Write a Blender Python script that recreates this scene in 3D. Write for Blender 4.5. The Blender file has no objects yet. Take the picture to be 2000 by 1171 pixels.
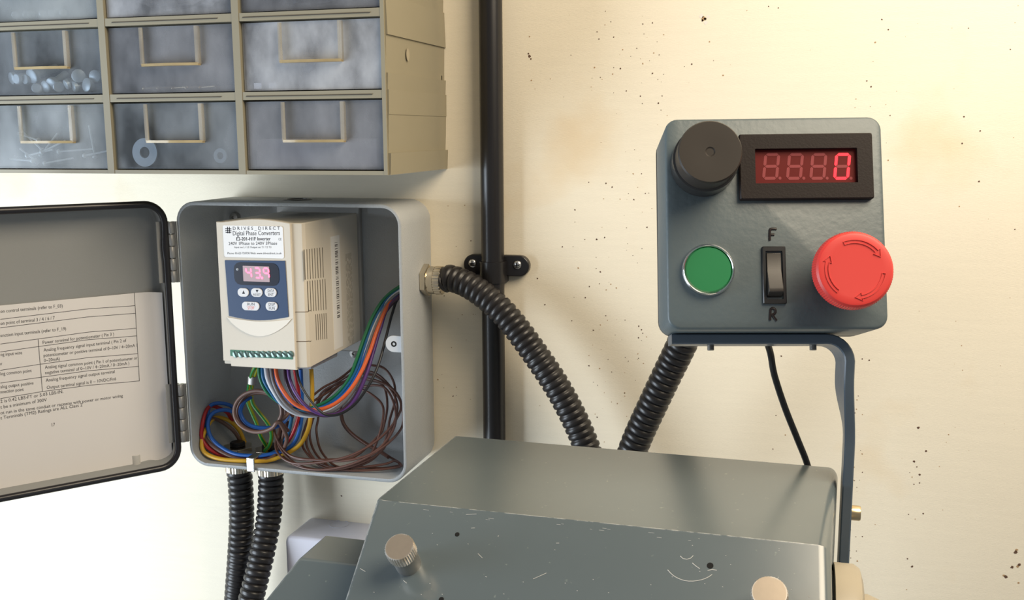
import bpy, bmesh, math, random
import numpy as np
from mathutils import Vector, Matrix
random.seed(7)
SC = bpy.context.scene
COL = SC.collection
V = lambda *a: np.array(a, float)

# ------------------------------------------------------------------ camera
F = 2000.0
YAW, PIT, ROL = [math.radians(a) for a in (15.33, 9.308, 0.353)]
fw = V(-math.sin(YAW)*math.cos(PIT), math.cos(YAW)*math.cos(PIT), -math.sin(PIT))
_r = np.cross(fw, [0, 0, 1]); _r /= np.linalg.norm(_r); _d = np.cross(fw, _r)
rt = math.cos(ROL)*_r + math.sin(ROL)*_d
dn = -math.sin(ROL)*_r + math.cos(ROL)*_d
CAM = V(0, 0, 1.3) - 0.96*fw
cd = bpy.data.cameras.new('camera'); co = bpy.data.objects.new('camera', cd); COL.objects.link(co)
cd.sensor_width = 36; cd.lens = F/2000*36; cd.clip_start = 0.02
up = -dn; bk = -fw
co.matrix_world = Matrix(((rt[0], up[0], bk[0], CAM[0]), (rt[1], up[1], bk[1], CAM[1]), (rt[2], up[2], bk[2], CAM[2]), (0, 0, 0, 1)))
SC.camera = co

# ------------------------------------------------------------------ light
SC.view_settings.view_transform = 'Standard'; SC.view_settings.look = 'None'
SC.view_settings.gamma = 1.0; SC.view_settings.use_curve_mapping = False
SC.view_settings.exposure = 0.0
w = bpy.data.worlds.new('world'); SC.world = w; w.use_nodes = True
w.node_tree.nodes['Background'].inputs[0].default_value = (0.92, 0.96, 1.0, 1)
w.node_tree.nodes['Background'].inputs[1].default_value = 0.21
def area(name, loc, target, sx, sy, power, color):
    l = bpy.data.lights.new(name, 'AREA'); l.shape = 'RECTANGLE'; l.size = sx; l.size_y = sy; l.energy = power; l.color = color
    o = bpy.data.objects.new(name, l); COL.objects.link(o); o.location = loc
    o.rotation_euler = (Vector(target)-Vector(loc)).to_track_quat('-Z', 'Y').to_euler()
    return o
area('window_daylight', (-1.20, -0.80, 0.98), (-0.30, 0.0, 1.05), 0.7, 1.1, 27.0, (0.80, 0.90, 1.0))
area('ceiling_lamp', (0.68, -0.52, 2.04), (0.20, 0.0, 1.50), 0.62, 0.62, 13.0, (1.0, 0.85, 0.64))

# ------------------------------------------------------------------ pixel helpers (2000 x 1171)
def ray(x, y): return fw + (x-1000)/F*rt + (y-585.5)/F*dn
def onP(px, p0, n):
    d = ray(*px); return CAM + d*((np.dot(n, p0-CAM))/np.dot(n, d))
def onY(x, y, Y): return onP((x, y), V(0, Y, 0), V(0, 1, 0))
def onX(x, y, X): return onP((x, y), V(X, 0, 0), V(1, 0, 0))
def onZ(x, y, Z): return onP((x, y), V(0, 0, Z), V(0, 0, 1))
def atd(x, y, t): return CAM + ray(x, y)*t
def crop(ox, oy, s): return lambda x, y: (ox+x/s, oy+y/s)

# ------------------------------------------------------------------ materials
MATS = {}
def nd(nt, t, **kw):
    n = nt.nodes.new(t)
    for k, v in kw.items(): setattr(n, k, v)
    return n
def mat(name, col, rough=0.5, metal=0.0, var=0.0, vscale=40, bump=0.0, bscale=300, spec=0.5, coat=0.0, emit=None, es=1.0,
        wear=None, wearw=0.0015, stretch=None, spots=None):
    if name in MATS: return MATS[name]
    m = bpy.data.materials.new(name); MATS[name] = m; m.use_nodes = True
    nt = m.node_tree; b = nt.nodes['Principled BSDF']; L = nt.links
    c4 = (*col, 1)
    b.inputs['Base Color'].default_value = c4; b.inputs['Roughness'].default_value = rough
    b.inputs['Metallic'].default_value = metal; b.inputs['Specular IOR Level'].default_value = spec
    b.inputs['Coat Weight'].default_value = coat; b.inputs['Coat Roughness'].default_value = 0.22
    tc = nd(nt, 'ShaderNodeTexCoord'); src = tc.outputs['Object']
    if stretch:
        mp = nd(nt, 'ShaderNodeMapping'); mp.inputs['Scale'].default_value = stretch
        L.new(src, mp.inputs[0]); src = mp.outputs[0]
    cur = None
    if var:
        n = nd(nt, 'ShaderNodeTexNoise'); n.inputs['Scale'].default_value = vscale; n.inputs['Detail'].default_value = 5
        L.new(src, n.inputs['Vector'])
        mx = nd(nt, 'ShaderNodeMix', data_type='RGBA')
        mx.inputs['A'].default_value = tuple(min(1, c*(1-var)) for c in col)+(1,)
        mx.inputs['B'].default_value = tuple(min(1, c*(1+var)) for c in col)+(1,)
        L.new(n.outputs['Fac'], mx.inputs['Factor']); cur = mx.outputs['Result']
    if spots:   # stains with their own shapes: (colour, scale, lo, hi)
        sc_, s_, lo, hi = spots
        n = nd(nt, 'ShaderNodeTexNoise'); n.inputs['Scale'].default_value = s_; n.inputs['Detail'].default_value = 4
        L.new(tc.outputs['Object'], n.inputs['Vector'])
        mr = nd(nt, 'ShaderNodeMapRange'); mr.inputs['From Min'].default_value = lo; mr.inputs['From Max'].default_value = hi
        L.new(n.outputs['Fac'], mr.inputs['Value'])
        mx = nd(nt, 'ShaderNodeMix', data_type='RGBA')
        if cur: L.new(cur, mx.inputs['A'])
        else: mx.inputs['A'].default_value = c4
        mx.inputs['B'].default_value = (*sc_, 1); L.new(mr.outputs[0], mx.inputs['Factor']); cur = mx.outputs['Result']
    if wear:   # paint chipped off the sharp edges
        bv = nd(nt, 'ShaderNodeBevel'); bv.samples = 6; bv.inputs['Radius'].default_value = wearw
        g = nd(nt, 'ShaderNodeNewGeometry')
        dt = nd(nt, 'ShaderNodeVectorMath', operation='DOT_PRODUCT'); L.new(bv.outputs[0], dt.inputs[0]); L.new(g.outputs['Normal'], dt.inputs[1])
        mr = nd(nt, 'ShaderNodeMapRange'); mr.inputs['From Min'].default_value = 0.985; mr.inputs['From Max'].default_value = 0.93
        L.new(dt.outputs['Value'], mr.inputs['Value'])
        n = nd(nt, 'ShaderNodeTexNoise'); n.inputs['Scale'].default_value = 160; n.inputs['Detail'].default_value = 4; L.new(tc.outputs['Object'], n.inputs['Vector'])
        m2 = nd(nt, 'ShaderNodeMapRange'); m2.inputs['From Min'].default_value = 0.40; m2.inputs['From Max'].default_value = 0.54; L.new(n.outputs['Fac'], m2.inputs['Value'])
        mu = nd(nt, 'ShaderNodeMath', operation='MULTIPLY'); L.new(mr.outputs[0], mu.inputs[0]); L.new(m2.outputs[0], mu.inputs[1])
        mx = nd(nt, 'ShaderNodeMix', data_type='RGBA')
        if cur: L.new(cur, mx.inputs['A'])
        else: mx.inputs['A'].default_value = c4
        mx.inputs['B'].default_value = (*wear, 1); L.new(mu.outputs[0], mx.inputs['Factor']); cur = mx.outputs['Result']
    if cur: L.new(cur, b.inputs['Base Color'])
    if bump:
        n = nd(nt, 'ShaderNodeTexNoise'); n.inputs['Scale'].default_value = bscale; n.inputs['Detail'].default_value = 3
        L.new(src, n.inputs['Vector'])
        bp = nd(nt, 'ShaderNodeBump'); bp.inputs['Strength'].default_value = bump; bp.inputs['Distance'].default_value = 0.001
        L.new(n.outputs['Fac'], bp.inputs['Height']); L.new(bp.outputs[0], b.inputs['Normal'])
    if emit:
        b.inputs['Emission Color'].default_value = (*emit, 1); b.inputs['Emission Strength'].default_value = es
    return m
def clear(name, tint, haze, lo, hi, scale=25, rough=0.25):
    """cloudy transparent plastic: smudges change how much one sees through"""
    m = bpy.data.materials.new(name); MATS[name] = m; m.use_nodes = True
    nt = m.node_tree; L = nt.links; b = nt.nodes['Principled BSDF']; out = nt.nodes['Material Output']
    b.inputs['Base Color'].default_value = (*haze, 1); b.inputs['Roughness'].default_value = rough
    t = nd(nt, 'ShaderNodeBsdfTransparent'); t.inputs[0].default_value = (*tint, 1)
    tc = nd(nt, 'ShaderNodeTexCoord'); n = nd(nt, 'ShaderNodeTexNoise'); n.inputs['Scale'].default_value = scale; n.inputs['Detail'].default_value = 6
    mp = nd(nt, 'ShaderNodeMapping'); mp.inputs['Scale'].default_value = (1, 1, 0.6); L.new(tc.outputs['Object'], mp.inputs[0]); L.new(mp.outputs[0], n.inputs['Vector'])
    mr = nd(nt, 'ShaderNodeMapRange'); mr.inputs['From Min'].default_value = 0.35; mr.inputs['From Max'].default_value = 0.68
    mr.inputs['To Min'].default_value = lo; mr.inputs['To Max'].default_value = hi; L.new(n.outputs['Fac'], mr.inputs['Value'])
    ms = nd(nt, 'ShaderNodeMixShader'); L.new(mr.outputs[0], ms.inputs[0]); L.new(t.outputs[0], ms.inputs[1]); L.new(b.outputs[0], ms.inputs[2])
    L.new(ms.outputs[0], out.inputs['Surface'])
    return m
M_wall = mat('painted_plywood', (0.86, 0.78, 0.62), 0.6, var=0.04, vscale=6, bump=0.25, bscale=90, stretch=(3, 1, 40), spots=((0.80, 0.64, 0.42), 7, 0.60, 0.80))
M_speckd = mat('speck_dark', (0.12, 0.065, 0.04), 0.8)
M_specks = mat('speck_pale', (0.42, 0.27, 0.14), 0.8)
M_chip = mat('bare_chip', (0.80, 0.74, 0.66), 0.8)
M_grey = mat('grey_enclosure_paint', (0.40, 0.415, 0.42), 0.42, bump=0.35, bscale=700, var=0.04)
M_door = mat('grey_door_paint', (0.35, 0.355, 0.345), 0.38, bump=0.12, bscale=700)
M_gasket = mat('black_rubber_gasket', (0.016, 0.014, 0.016), 0.32)
M_black = mat('black_plastic', (0.012, 0.012, 0.013), 0.35)
M_blackc = mat('black_conduit_plastic', (0.014, 0.013, 0.014), 0.30)
M_flex = mat('black_flexible_plastic', (0.017, 0.015, 0.015), 0.36)
M_brass = mat('nickel_brass', (0.74, 0.66, 0.53), 0.22, 1.0)
M_steel = mat('bright_steel', (0.72, 0.71, 0.69), 0.25, 1.0)
M_zinc = mat('dull_steel', (0.45, 0.44, 0.42), 0.4, 0.85)
M_hinge = mat('hinge_metal', (0.42, 0.41, 0.39), 0.45, 0.6)
M_paint = mat('grey_blue_hammer_paint', (0.105, 0.133, 0.142), 0.40, bump=0.20, bscale=260, var=0.05)
M_mach = mat('grey_green_machine_paint', (0.118, 0.149, 0.162), 0.26, spec=0.9, coat=0.35, var=0.07, vscale=18, bump=0.035, bscale=120, wear=(0.86, 0.86, 0.84), spots=((0.20, 0.24, 0.235), 260, 0.70, 0.76))
M_cream = mat('cream_paint', (0.42, 0.37, 0.28), 0.4, var=0.05)
M_inv = mat('beige_plastic', (0.70, 0.635, 0.53), 0.45, bump=0.06, bscale=900)
M_inv2 = mat('pale_beige_plastic', (0.83, 0.77, 0.67), 0.45)
M_lab = mat('white_label', (0.9, 0.9, 0.9), 0.4)
M_ink = mat('black_print', (0.02, 0.02, 0.03), 0.6)
M_inkred = mat('red_print', (0.8, 0.12, 0.08), 0.6)
M_navy = mat('navy_panel', (0.018, 0.05, 0.13), 0.4)
M_navyd = mat('dark_navy_panel', (0.008, 0.012, 0.028), 0.3)
M_dispg = mat('grey_display', (0.42, 0.36, 0.38), 0.3, emit=(0.9, 0.25, 0.35), es=0.10)
M_led = mat('lit_segment', (0.9, 0.2, 0.25), 0.4, emit=(1.0, 0.10, 0.20), es=2.4)
M_led2 = mat('lit_meter_segment', (0.3, 0.01, 0.02), 0.4, emit=(1.0, 0.004, 0.022), es=2.0)
M_unlit = mat('unlit_segment', (0.28, 0.062, 0.066), 0.6, spec=0.15)
M_redwin = mat('red_window', (0.125, 0.014, 0.013), 0.5, spec=0.12)
M_bezel = mat('brown_black_bezel', (0.017, 0.012, 0.011), 0.5, spec=0.2, bump=0.1, bscale=900)
M_knob = mat('charcoal_knob', (0.036, 0.030, 0.025), 0.42, spec=0.3)
M_green = mat('green_button', (0.012, 0.20, 0.065), 0.4)
M_chrome = mat('chrome', (0.8, 0.8, 0.8), 0.12, 1.0)
M_estop = mat('red_mushroom_plastic', (0.66, 0.045, 0.038), 0.42)
M_rock = mat('rocker_plastic', (0.045, 0.040, 0.035), 0.32)
M_term = mat('green_terminal', (0.02, 0.16, 0.09), 0.4)
M_paper = mat('paper', (0.90, 0.87, 0.85), 0.8)
M_text = mat('grey_print', (0.09, 0.085, 0.09), 0.8)
M_cab = mat('beige_cabinet_plastic', (0.28, 0.25, 0.175), 0.5, var=0.04, vscale=12)
M_lil = mat('pale_lilac_plastic', (0.58, 0.58, 0.66), 0.35)
M_card = mat('card', (0.55, 0.47, 0.43), 0.7)
M_white = mat('white_plastic', (0.85, 0.85, 0.85), 0.4)
M_clear = clear('cloudy_clear_drawer', (0.80, 0.83, 0.88), (0.37, 0.38, 0.41), 0.08, 0.58, 16)
M_haze2 = clear('milky_drawer_front', (0.86, 0.89, 0.92), (0.52, 0.56, 0.58), 0.08, 0.50, 14)
M_haze3 = clear('streaky_drawer_front', (0.84, 0.86, 0.90), (0.58, 0.60, 0.64), 0.14, 0.66, 31)
M_haze4 = clear('clean_drawer_front', (0.78, 0.82, 0.86), (0.42, 0.45, 0.48), 0.06, 0.40, 18)
M_clearw = clear('drawer_wall_plastic', (0.72, 0.75, 0.80), (0.30, 0.31, 0.34), 0.30, 0.55)
M_holder = clear('clear_label_holder', (0.92, 0.90, 0.85), (0.66, 0.62, 0.55), 0.12, 0.42, rough=0.10)
M_lip = clear('amber_clear_lip', (0.9, 0.82, 0.66), (0.60, 0.47, 0.26), 0.45, 0.8, rough=0.12)
M_bag = clear('crinkled_clear_film', (0.92, 0.92, 0.92), (0.75, 0.72, 0.68), 0.15, 0.6, 60, 0.15)

# ------------------------------------------------------------------ object helpers
ROOT = {}
def finish(o, label, cat, group=None, kind=None):
    if label: o['label'] = label
    if cat: o['category'] = cat
    if group: o['group'] = group
    if kind: o['kind'] = kind
    return o
def thing(name, loc, label, cat, group=None):
    o = bpy.data.objects.new(name, None); COL.objects.link(o); o.location = Vector(loc); o.empty_display_size = 0.01
    ROOT[o.name] = V(*loc)
    return finish(o, label, cat, group)
def obj(name, bm, m, parent=None, smooth=True, bevel=0, bseg=2, loc=None, ang=35, mats=None):
    """bm is in world coordinates; the object sits at its parent's origin (or loc / its own base)"""
    if parent is not None: o0 = ROOT[parent.name]
    elif loc is not None: o0 = V(*loc)
    else:
        P = np.array([v.co[:] for v in bm.verts]); o0 = V((P[:, 0].min()+P[:, 0].max())/2, (P[:, 1].min()+P[:, 1].max())/2, P[:, 2].min())
    bmesh.ops.translate(bm, verts=bm.verts, vec=Vector(-o0))
    bmesh.ops.recalc_face_normals(bm, faces=bm.faces)
    me = bpy.data.meshes.new(name); bm.to_mesh(me); bm.free()
    for k in (mats or [m]): me.materials.append(k)
    o = bpy.data.objects.new(name, me); COL.objects.link(o)
    if parent is not None: o.parent = parent
    else: o.location = Vector(o0)
    ROOT[o.name] = o0
    if bevel:
        b = o.modifiers.new('bevel', 'BEVEL'); b.width = bevel; b.segments = bseg; b.limit_method = 'ANGLE'; b.angle_limit = math.radians(40)
    if smooth:
        for p in me.polygons: p.use_smooth = True
        me.set_sharp_from_angle(angle=math.radians(ang))
    return o
def struct(o): o['kind'] = 'structure'; return o
nb = bmesh.new
def faces_from(bm, verts, faces, mi=0):
    vs = [bm.verts.new(Vector(v)) for v in verts]
    for f in faces:
        try:
            ff = bm.faces.new([vs[i] for i in f]); ff.material_index = mi
        except ValueError: pass
    return bm
def box(bm, a, b, mi=0):
    x0, y0, z0 = a; x1, y1, z1 = b
    v = [(x0, y0, z0), (x1, y0, z0), (x1, y1, z0), (x0, y1, z0), (x0, y0, z1), (x1, y0, z1), (x1, y1, z1), (x0, y1, z1)]
    return faces_from(bm, v, [(0, 1, 2, 3), (4, 5, 6, 7), (0, 1, 5, 4), (1, 2, 6, 5), (2, 3, 7, 6), (3, 0, 4, 7)], mi)
def fbox(bm, fr, a, b, mi=0):
    """box in a local frame fr = (origin, ex, ey, ez)"""
    t = nb(); box(t, a, b); vs = [v.co[:] for v in t.verts]; fs = [[v.index for v in f.verts] for f in t.faces]
    t.verts.index_update(); fs = [[v.index for v in f.verts] for f in t.faces]; t.free()
    return faces_from(bm, [fr[0]+fr[1]*x+fr[2]*y+fr[3]*z for x, y, z in vs], fs, mi)
def loft(bm, loops, cap0=True, cap1=True, mi=0, closed=False):
    n = len(loops[0]); L = [[bm.verts.new(Vector(p)) for p in lp] for lp in loops]
    rng = range(len(L)) if closed else range(len(L)-1)
    for i in rng:
        a, b = L[i], L[(i+1) % len(L)]
        for k in range(n):
            f = bm.faces.new((a[k], a[(k+1) % n], b[(k+1) % n], b[k])); f.material_index = mi
    if cap0 and not closed: bm.faces.new(L[0]).material_index = mi
    if cap1 and not closed: bm.faces.new(L[-1]).material_index = mi
    return bm
def rr(w, h, r, n=5):
    out = []
    for cx, cy, a0 in ((w/2-r, h/2-r, 0), (-w/2+r, h/2-r, 90), (-w/2+r, -h/2+r, 180), (w/2-r, -h/2+r, 270)):
        for k in range(n+1):
            a = math.radians(a0+90*k/n); out.append((cx+r*math.cos(a), cy+r*math.sin(a)))
    return out
def circ(r, n=24, a0=0): return [(r*math.cos(a0+2*math.pi*k/n), r*math.sin(a0+2*math.pi*k/n)) for k in range(n)]
def fr_pts(fr, pts, d): return [fr[0]+fr[1]*x+fr[2]*y+fr[3]*d for x, y in pts]
def prism(bm, fr, pts, d0, d1, mi=0):
    return loft(bm, [fr_pts(fr, pts, d0), fr_pts(fr, pts, d1)], mi=mi)
def lathe(bm, fr, prof, n=32, mi=0):
    """prof: (radius, height along ez)"""
    return loft(bm, [fr_pts(fr, circ(max(r, 1e-5), n), h) for r, h in prof], mi=mi)
def frame(o, ez, ex=None):
    ez = np.array(ez, float); ez /= np.linalg.norm(ez)
    if ex is None: ex = V(0, 0, 1) if abs(ez[2]) < 0.9 else V(1, 0, 0)
    ex = np.array(ex, float); ex = ex-ez*np.dot(ex, ez); ex /= np.linalg.norm(ex)
    return (np.array(o, float), ex, np.cross(ez, ex), ez)
def spline(P, step=0.003):
    P = [np.array(p, float) for p in P]; P = [2*P[0]-P[1]]+P+[2*P[-1]-P[-2]]; out = []
    for i in range(1, len(P)-2):
        p0, p1, p2, p3 = P[i-1:i+3]; n = max(2, int(np.linalg.norm(p2-p1)/step))
        for k in range(n):
            t = k/n; out.append(0.5*((2*p1)+(-p0+p2)*t+(2*p0-5*p1+4*p2-p3)*t*t+(-p0+3*p1-3*p2+p3)*t**3))
    out.append(P[-2]); return out
def resample(C, step):
    C = np.array(C); s = np.r_[0, np.cumsum(np.linalg.norm(np.diff(C, axis=0), axis=1))]
    n = max(2, int(s[-1]/step)+1); q = np.linspace(0, s[-1], n)
    return np.array([np.interp(q, s, C[:, k]) for k in range(3)]).T, q
def sweep(bm, C, rad, n=10, mi=0):
    C = np.array(C); T = np.gradient(C, axis=0); T /= np.linalg.norm(T, axis=1)[:, None]
    u = np.cross(T[0], [0, 0, 1]);
    if np.linalg.norm(u) < 0.1: u = np.cross(T[0], [1, 0, 0])
    u /= np.linalg.norm(u); loops = []
    for i in range(len(C)):
        u = u-T[i]*np.dot(u, T[i]); u /= np.linalg.norm(u); v = np.cross(T[i], u)
        r = rad[i] if hasattr(rad, '__len__') else rad
        loops.append([C[i]+(u*math.cos(a)+v*math.sin(a))*r for a in np.linspace(0, 2*math.pi, n, endpoint=False)])
    return loft(bm, loops, mi=mi)
def tube(P, r, step=0.003, n=10):
    return sweep(nb(), resample(spline(P, step), step)[0], r, n)
def corrugated(P, R=0.0125, pitch=0.0064):
    C, q = resample(spline(P, 0.002), pitch/6)
    ph = (q/pitch) % 1
    rad = R*(1-0.15*np.where(ph < 0.62, 0.12*(np.abs(ph-0.31)/0.31)**2, np.sin((ph-0.62)/0.38*math.pi)*0.9+0.12))
    return sweep(nb(), C, rad, 22)
_txt = {}
def text2d(s):
    if s in _txt: return _txt[s]
    c = bpy.data.curves.new('t', 'FONT'); c.body = s; c.resolution_u = 2; c.fill_mode = 'FRONT'
    o = bpy.data.objects.new('t', c); COL.objects.link(o)
    dg = bpy.context.evaluated_depsgraph_get(); me = o.evaluated_get(dg).to_mesh()
    v = np.array([x.co[:2] for x in me.vertices]) if len(me.vertices) else np.zeros((0, 2)); f = [list(p.vertices) for p in me.polygons]
    o.evaluated_get(dg).to_mesh_clear(); bpy.data.objects.remove(o); bpy.data.curves.remove(c)
    if len(v): v = v-[v[:, 0].min(), 0]
    _txt[s] = (v, f); return _txt[s]
def text_on(bm, s, p0, p1, h, upv, mi=0, nrm=None, th=0.0):
    """text running from p0 to p1 (3D), capital height h along upv"""
    v, f = text2d(s); w = v[:, 0].max(); H = 0.70; p0 = np.array(p0); p1 = np.array(p1)
    return faces_from(bm, [p0+(p1-p0)*(x/w)+np.array(upv)*(y/H*h) for x, y in v], f, mi)
SEG = {'0': 'abcdef', '3': 'abcdg', '4': 'bcfg', '9': 'abcdfg', '8': 'abcdefg'}
def seg_polys(x, y, w, h, t, slant):
    g = t*0.12; hw = t/2; P = {}
    def hor(yc): return [(g, yc), (hw+g, yc+hw), (w-hw-g, yc+hw), (w-g, yc), (w-hw-g, yc-hw), (hw+g, yc-hw)]
    def ver(xc, y0, y1): return [(xc, y0+g), (xc+hw, y0+hw+g), (xc+hw, y1-hw-g), (xc, y1-g), (xc-hw, y1-hw-g), (xc-hw, y0+hw+g)]
    P['a'] = hor(h); P['d'] = hor(0); P['g'] = hor(h/2)
    P['b'] = ver(w, h/2, h); P['c'] = ver(w, 0, h/2); P['f'] = ver(0, h/2, h); P['e'] = ver(0, 0, h/2)
    return {k: [(x+a+slant*b, y+b) for a, b in p] for k, p in P.items()}

# ------------------------------------------------------------------ wall
bm = nb(); box(bm, (-1.3, 0, 0.2), (1.3, 0.02, 2.6))
wall = struct(obj('wall_back', bm, M_wall, loc=(0, 0, 0.2)))
finish(wall, 'cream painted plywood wall with small brown specks', 'wall')
k1 = crop(980, 0, 1.961); k2 = crop(1600, 640, 2.205); k3 = crop(800, 460, 2.662); k4 = crop(1180, 620, 2.125)
S1 = [(397,43),(418,83),(365,122),(372,150),(429,142),(540,92),(545,130),(577,88),(620,133),(595,160),(463,190),(494,216),(517,185),(582,203),(566,232),(540,243),(603,210),(455,262),(429,259),(355,259),(346,299),(378,296),(425,284),(577,281),(620,284),(477,348),(531,368),(600,395),(614,367),(333,698),(399,702),(423,716),(390,761),(503,665),(521,717),(485,741),(550,741),(506,764),(453,762),(280,803),(280,850),(384,870),(394,909),(363,916),(478,872),(106,140),(186,302),(265,211),(238,371),(556,870),(1430,162),(1480,114),(1422,236),(1398,310),(1414,332),(1357,379),(1411,408),(1471,400),(1487,442),(1353,412),(1473,547),(1480,614),(1832,501),(1828,694),(1752,790),(1965,878),(1770,447),(1763,550),(1788,108),(1948,189),(728,245),(811,232),(847,288),(795,160),(1022,25),(1059,30),(1456,75)]
S2 = [(185,134),(215,139),(168,293),(163,310),(160,350),(153,366),(186,373),(178,528),(185,542),(147,557),(149,599),(186,621),(146,655),(152,657),(174,655),(140,670),(162,686),(137,719),(121,853),(134,869),(158,899),(186,898),(122,932),(131,958),(160,960),(125,969),(136,990),(164,1003),(134,1042),(153,1042),(780,163),(613,76),(432,667),(408,673),(400,642),(557,459),(547,492),(385,802),(448,799),(532,783),(380,993),(376,1126),(420,598),(390,622)]
S2L = [(461,530),(408,574),(433,631),(427,430),(400,1026),(850,955),(855,1025),(803,1072),(858,1097),(845,965),(862,1018),(795,1066),(830,1030)]
S3 = [(242,57),(319,27),(975,20),(1015,10),(877,168),(970,112),(970,170),(992,188),(987,250),(1022,282),(935,265),(1046,252),(913,323),(1074,272),(855,320),(703,358),(1020,416),(992,464),(955,491),(952,568),(996,590),(1032,643),(988,690),(933,676),(1051,708),(955,761),(977,777),(1012,816),(1050,864),(1080,873),(1118,818),(965,927),(975,943),(1119,712),(1190,637),(1191,470),(1190,530),(180,313),(178,790),(243,787),(226,833),(243,830),(147,748),(273,411),(252,432),(843,442),(794,58),(665,222)]
S4 = [(155,50),(160,65),(176,80),(155,95),(140,150),(100,180),(88,165),(130,260),(85,312),(70,345),(55,355),(163,190),(690,190),(713,405),(700,545),(752,487),(735,160),(700,250),(705,170)]
bm = nb()
def speck(px, r, mi):
    p = onY(*px, 0); rs = [r*random.uniform(0.65, 1.25) for _ in range(7)]
    lp = [p+V(q*math.cos(i/7*6.283), 0, q*math.sin(i/7*6.283)) for i, q in enumerate(rs)]
    loft(bm, [[q+V(0, -0.00012, 0) for q in lp], [q+V(0, 0.0002, 0) for q in lp]], mi=mi)
for S, k in ((S1, k1), (S2, k2), (S3, k3), (S4, k4)):
    for p in S: speck(k(*p), random.uniform(0.0003, 0.0008), 0 if random.random() < 0.6 else 1)
for p in S2L: speck(k2(*p), random.uniform(0.0009, 0.0015), random.choice((0, 1)))
for i in range(70):
    speck((random.gauss(1220, 60), random.uniform(40, 880)), random.uniform(0.0002, 0.0005), random.choice((0, 1)))
for i in range(60): speck((random.uniform(1000, 1990), random.uniform(5, 1160)), random.uniform(0.0002, 0.00045), 1)
for i in range(8): speck((random.uniform(860, 935), random.uniform(380, 800)), random.uniform(0.0003, 0.0006), 1)
speck((667, 968), 0.0009, 0)
for a, b, r, mi in ((1374, 36, 0.0022, 1), (1370, 30, 0.0019, 2), (1379, 44, 0.0019, 2), (1383, 33, 0.0016, 2), (1377, 37, 0.0011, 0), (1372, 40, 0.0010, 0), (1034, 110, 0.0015, 0), (1032, 105, 0.0009, 0), (1037, 115, 0.0009, 0), (1038, 157, 0.0007, 1)):
    speck((a, b), r, mi)
sp = obj('wall_specks', bm, None, wall, mats=[M_speckd, M_specks, M_chip]); sp['kind'] = 'stuff'

# ------------------------------------------------------------------ machine (headstock casing)
ZT = 1.245; SL = math.radians(39.85)
mach = thing('machine_headstock', (0.15, -0.36, 0.75), 'grey-green painted machine headstock casing with chipped edges at bottom of picture', 'machine')
A, B = V(0.0278, -0.2536, ZT), V(0.2845, -0.2605, ZT)
D, Cc = V(0.0233, -0.3860, ZT), V(0.2755, -0.3911, ZT)
sn = np.cross(Cc-D, V(0, -math.cos(SL), -math.sin(SL))); sn /= np.linalg.norm(sn)
if sn[2] < 0: sn = -sn
onS = lambda x, y: onP((x, y), D, sn)
ZL = 1.150
def slopeto(p, z, dx=0): return V(p[0]+dx, p[1]-(p[2]-z)/math.tan(SL), z)
E_, F_ = slopeto(D, ZL, -0.0), slopeto(Cc, ZL, 0.004)
ZB = 0.75
vs = [A, B, Cc, D, E_, F_, V(A[0], A[1], ZB), V(B[0], B[1], ZB), V(E_[0], E_[1], ZB), V(F_[0]+.003, F_[1], ZB)]
bm = nb(); faces_from(bm, vs, [(0, 1, 2, 3), (3, 2, 5, 4), (4, 5, 9, 8), (0, 3, 4, 8, 6), (1, 7, 9, 5, 2), (0, 6, 7, 1), (6, 8, 9, 7)])
bm.verts.ensure_lookup_table()
def eb(a, b): return bm.edges.get((bm.verts[a], bm.verts[b]))
ge = [eb(1, 7), eb(1, 2), eb(2, 5), eb(5, 9)]; le = [eb(3, 4), eb(4, 8)]
bmesh.ops.bevel(bm, geom=ge, offset=0.006, segments=8, profile=0.5, affect='EDGES')
bmesh.ops.bevel(bm, geom=[e for e in le if e.is_valid], offset=0.0022, segments=3, profile=0.5, affect='EDGES')
obj('top_cover', bm, M_mach, mach, bevel=0.0009, bseg=2, ang=25)
# left, lower casing
z2 = 1.2036
a2, d2 = onZ(636, 1044, z2), onZ(585, 1089, z2)
onS2 = lambda x, y: onP((x, y), d2, sn)
e2 = onS2(505, 1186); XR = 0.032
f2 = V(XR, e2[1], e2[2])
vs = [a2, V(XR, a2[1]-.001, z2), V(XR, d2[1]-.001, z2), d2, e2, f2, V(a2[0]-.02, a2[1]+.02, ZB), V(XR, a2[1]+.02, ZB), V(e2[0]-.01, e2[1]-.03, ZB), V(XR, e2[1]-.03, ZB)]
bm = nb(); faces_from(bm, vs, [(0, 1, 2, 3), (3, 2, 5, 4), (4, 5, 9, 8), (0, 3, 4, 8, 6), (1, 7, 9, 5, 2), (0, 6, 7, 1), (6, 8, 9, 7)])
obj('side_cover', bm, M_mach, mach, bevel=0.0012, ang=25)
# knurled thumb screws standing square on the sloping face
def thumb(px, L, R):
    b = onS(*px); fr = frame(b, sn, V(1, 0, 0)); t = nb()
    lathe(t, fr, [(R*0.86, -0.001), (R*0.86, L*0.55), (R*0.90, L*0.58)], 28)
    o = obj('thumb_screw', t, M_zinc, mach); o['label'] = 'short steel thumb screw'
    t = nb(); n = 72
    def kn(r, h): return fr_pts(fr, [((r if i % 2 else r-0.0005)*math.cos(i/n*6.2832), (r if i % 2 else r-0.0005)*math.sin(i/n*6.2832)) for i in range(n)], h)
    loft(t, [kn(R-.0006, L*0.58), kn(R, L*0.62), kn(R, L*0.95), fr_pts(fr, circ(R*0.93, n), L)])
    h = obj('knurled_head', t, mat('brushed_knob_face', (0.66, 0.55, 0.43), 0.30, 0.75, var=0.06, vscale=300, wear=(0.95, 0.93, 0.9), wearw=0.0012), o, ang=30)
thumb((798, 1101), 0.020, 0.0083); thumb((1503, 1188), 0.018, 0.0090)
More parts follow.
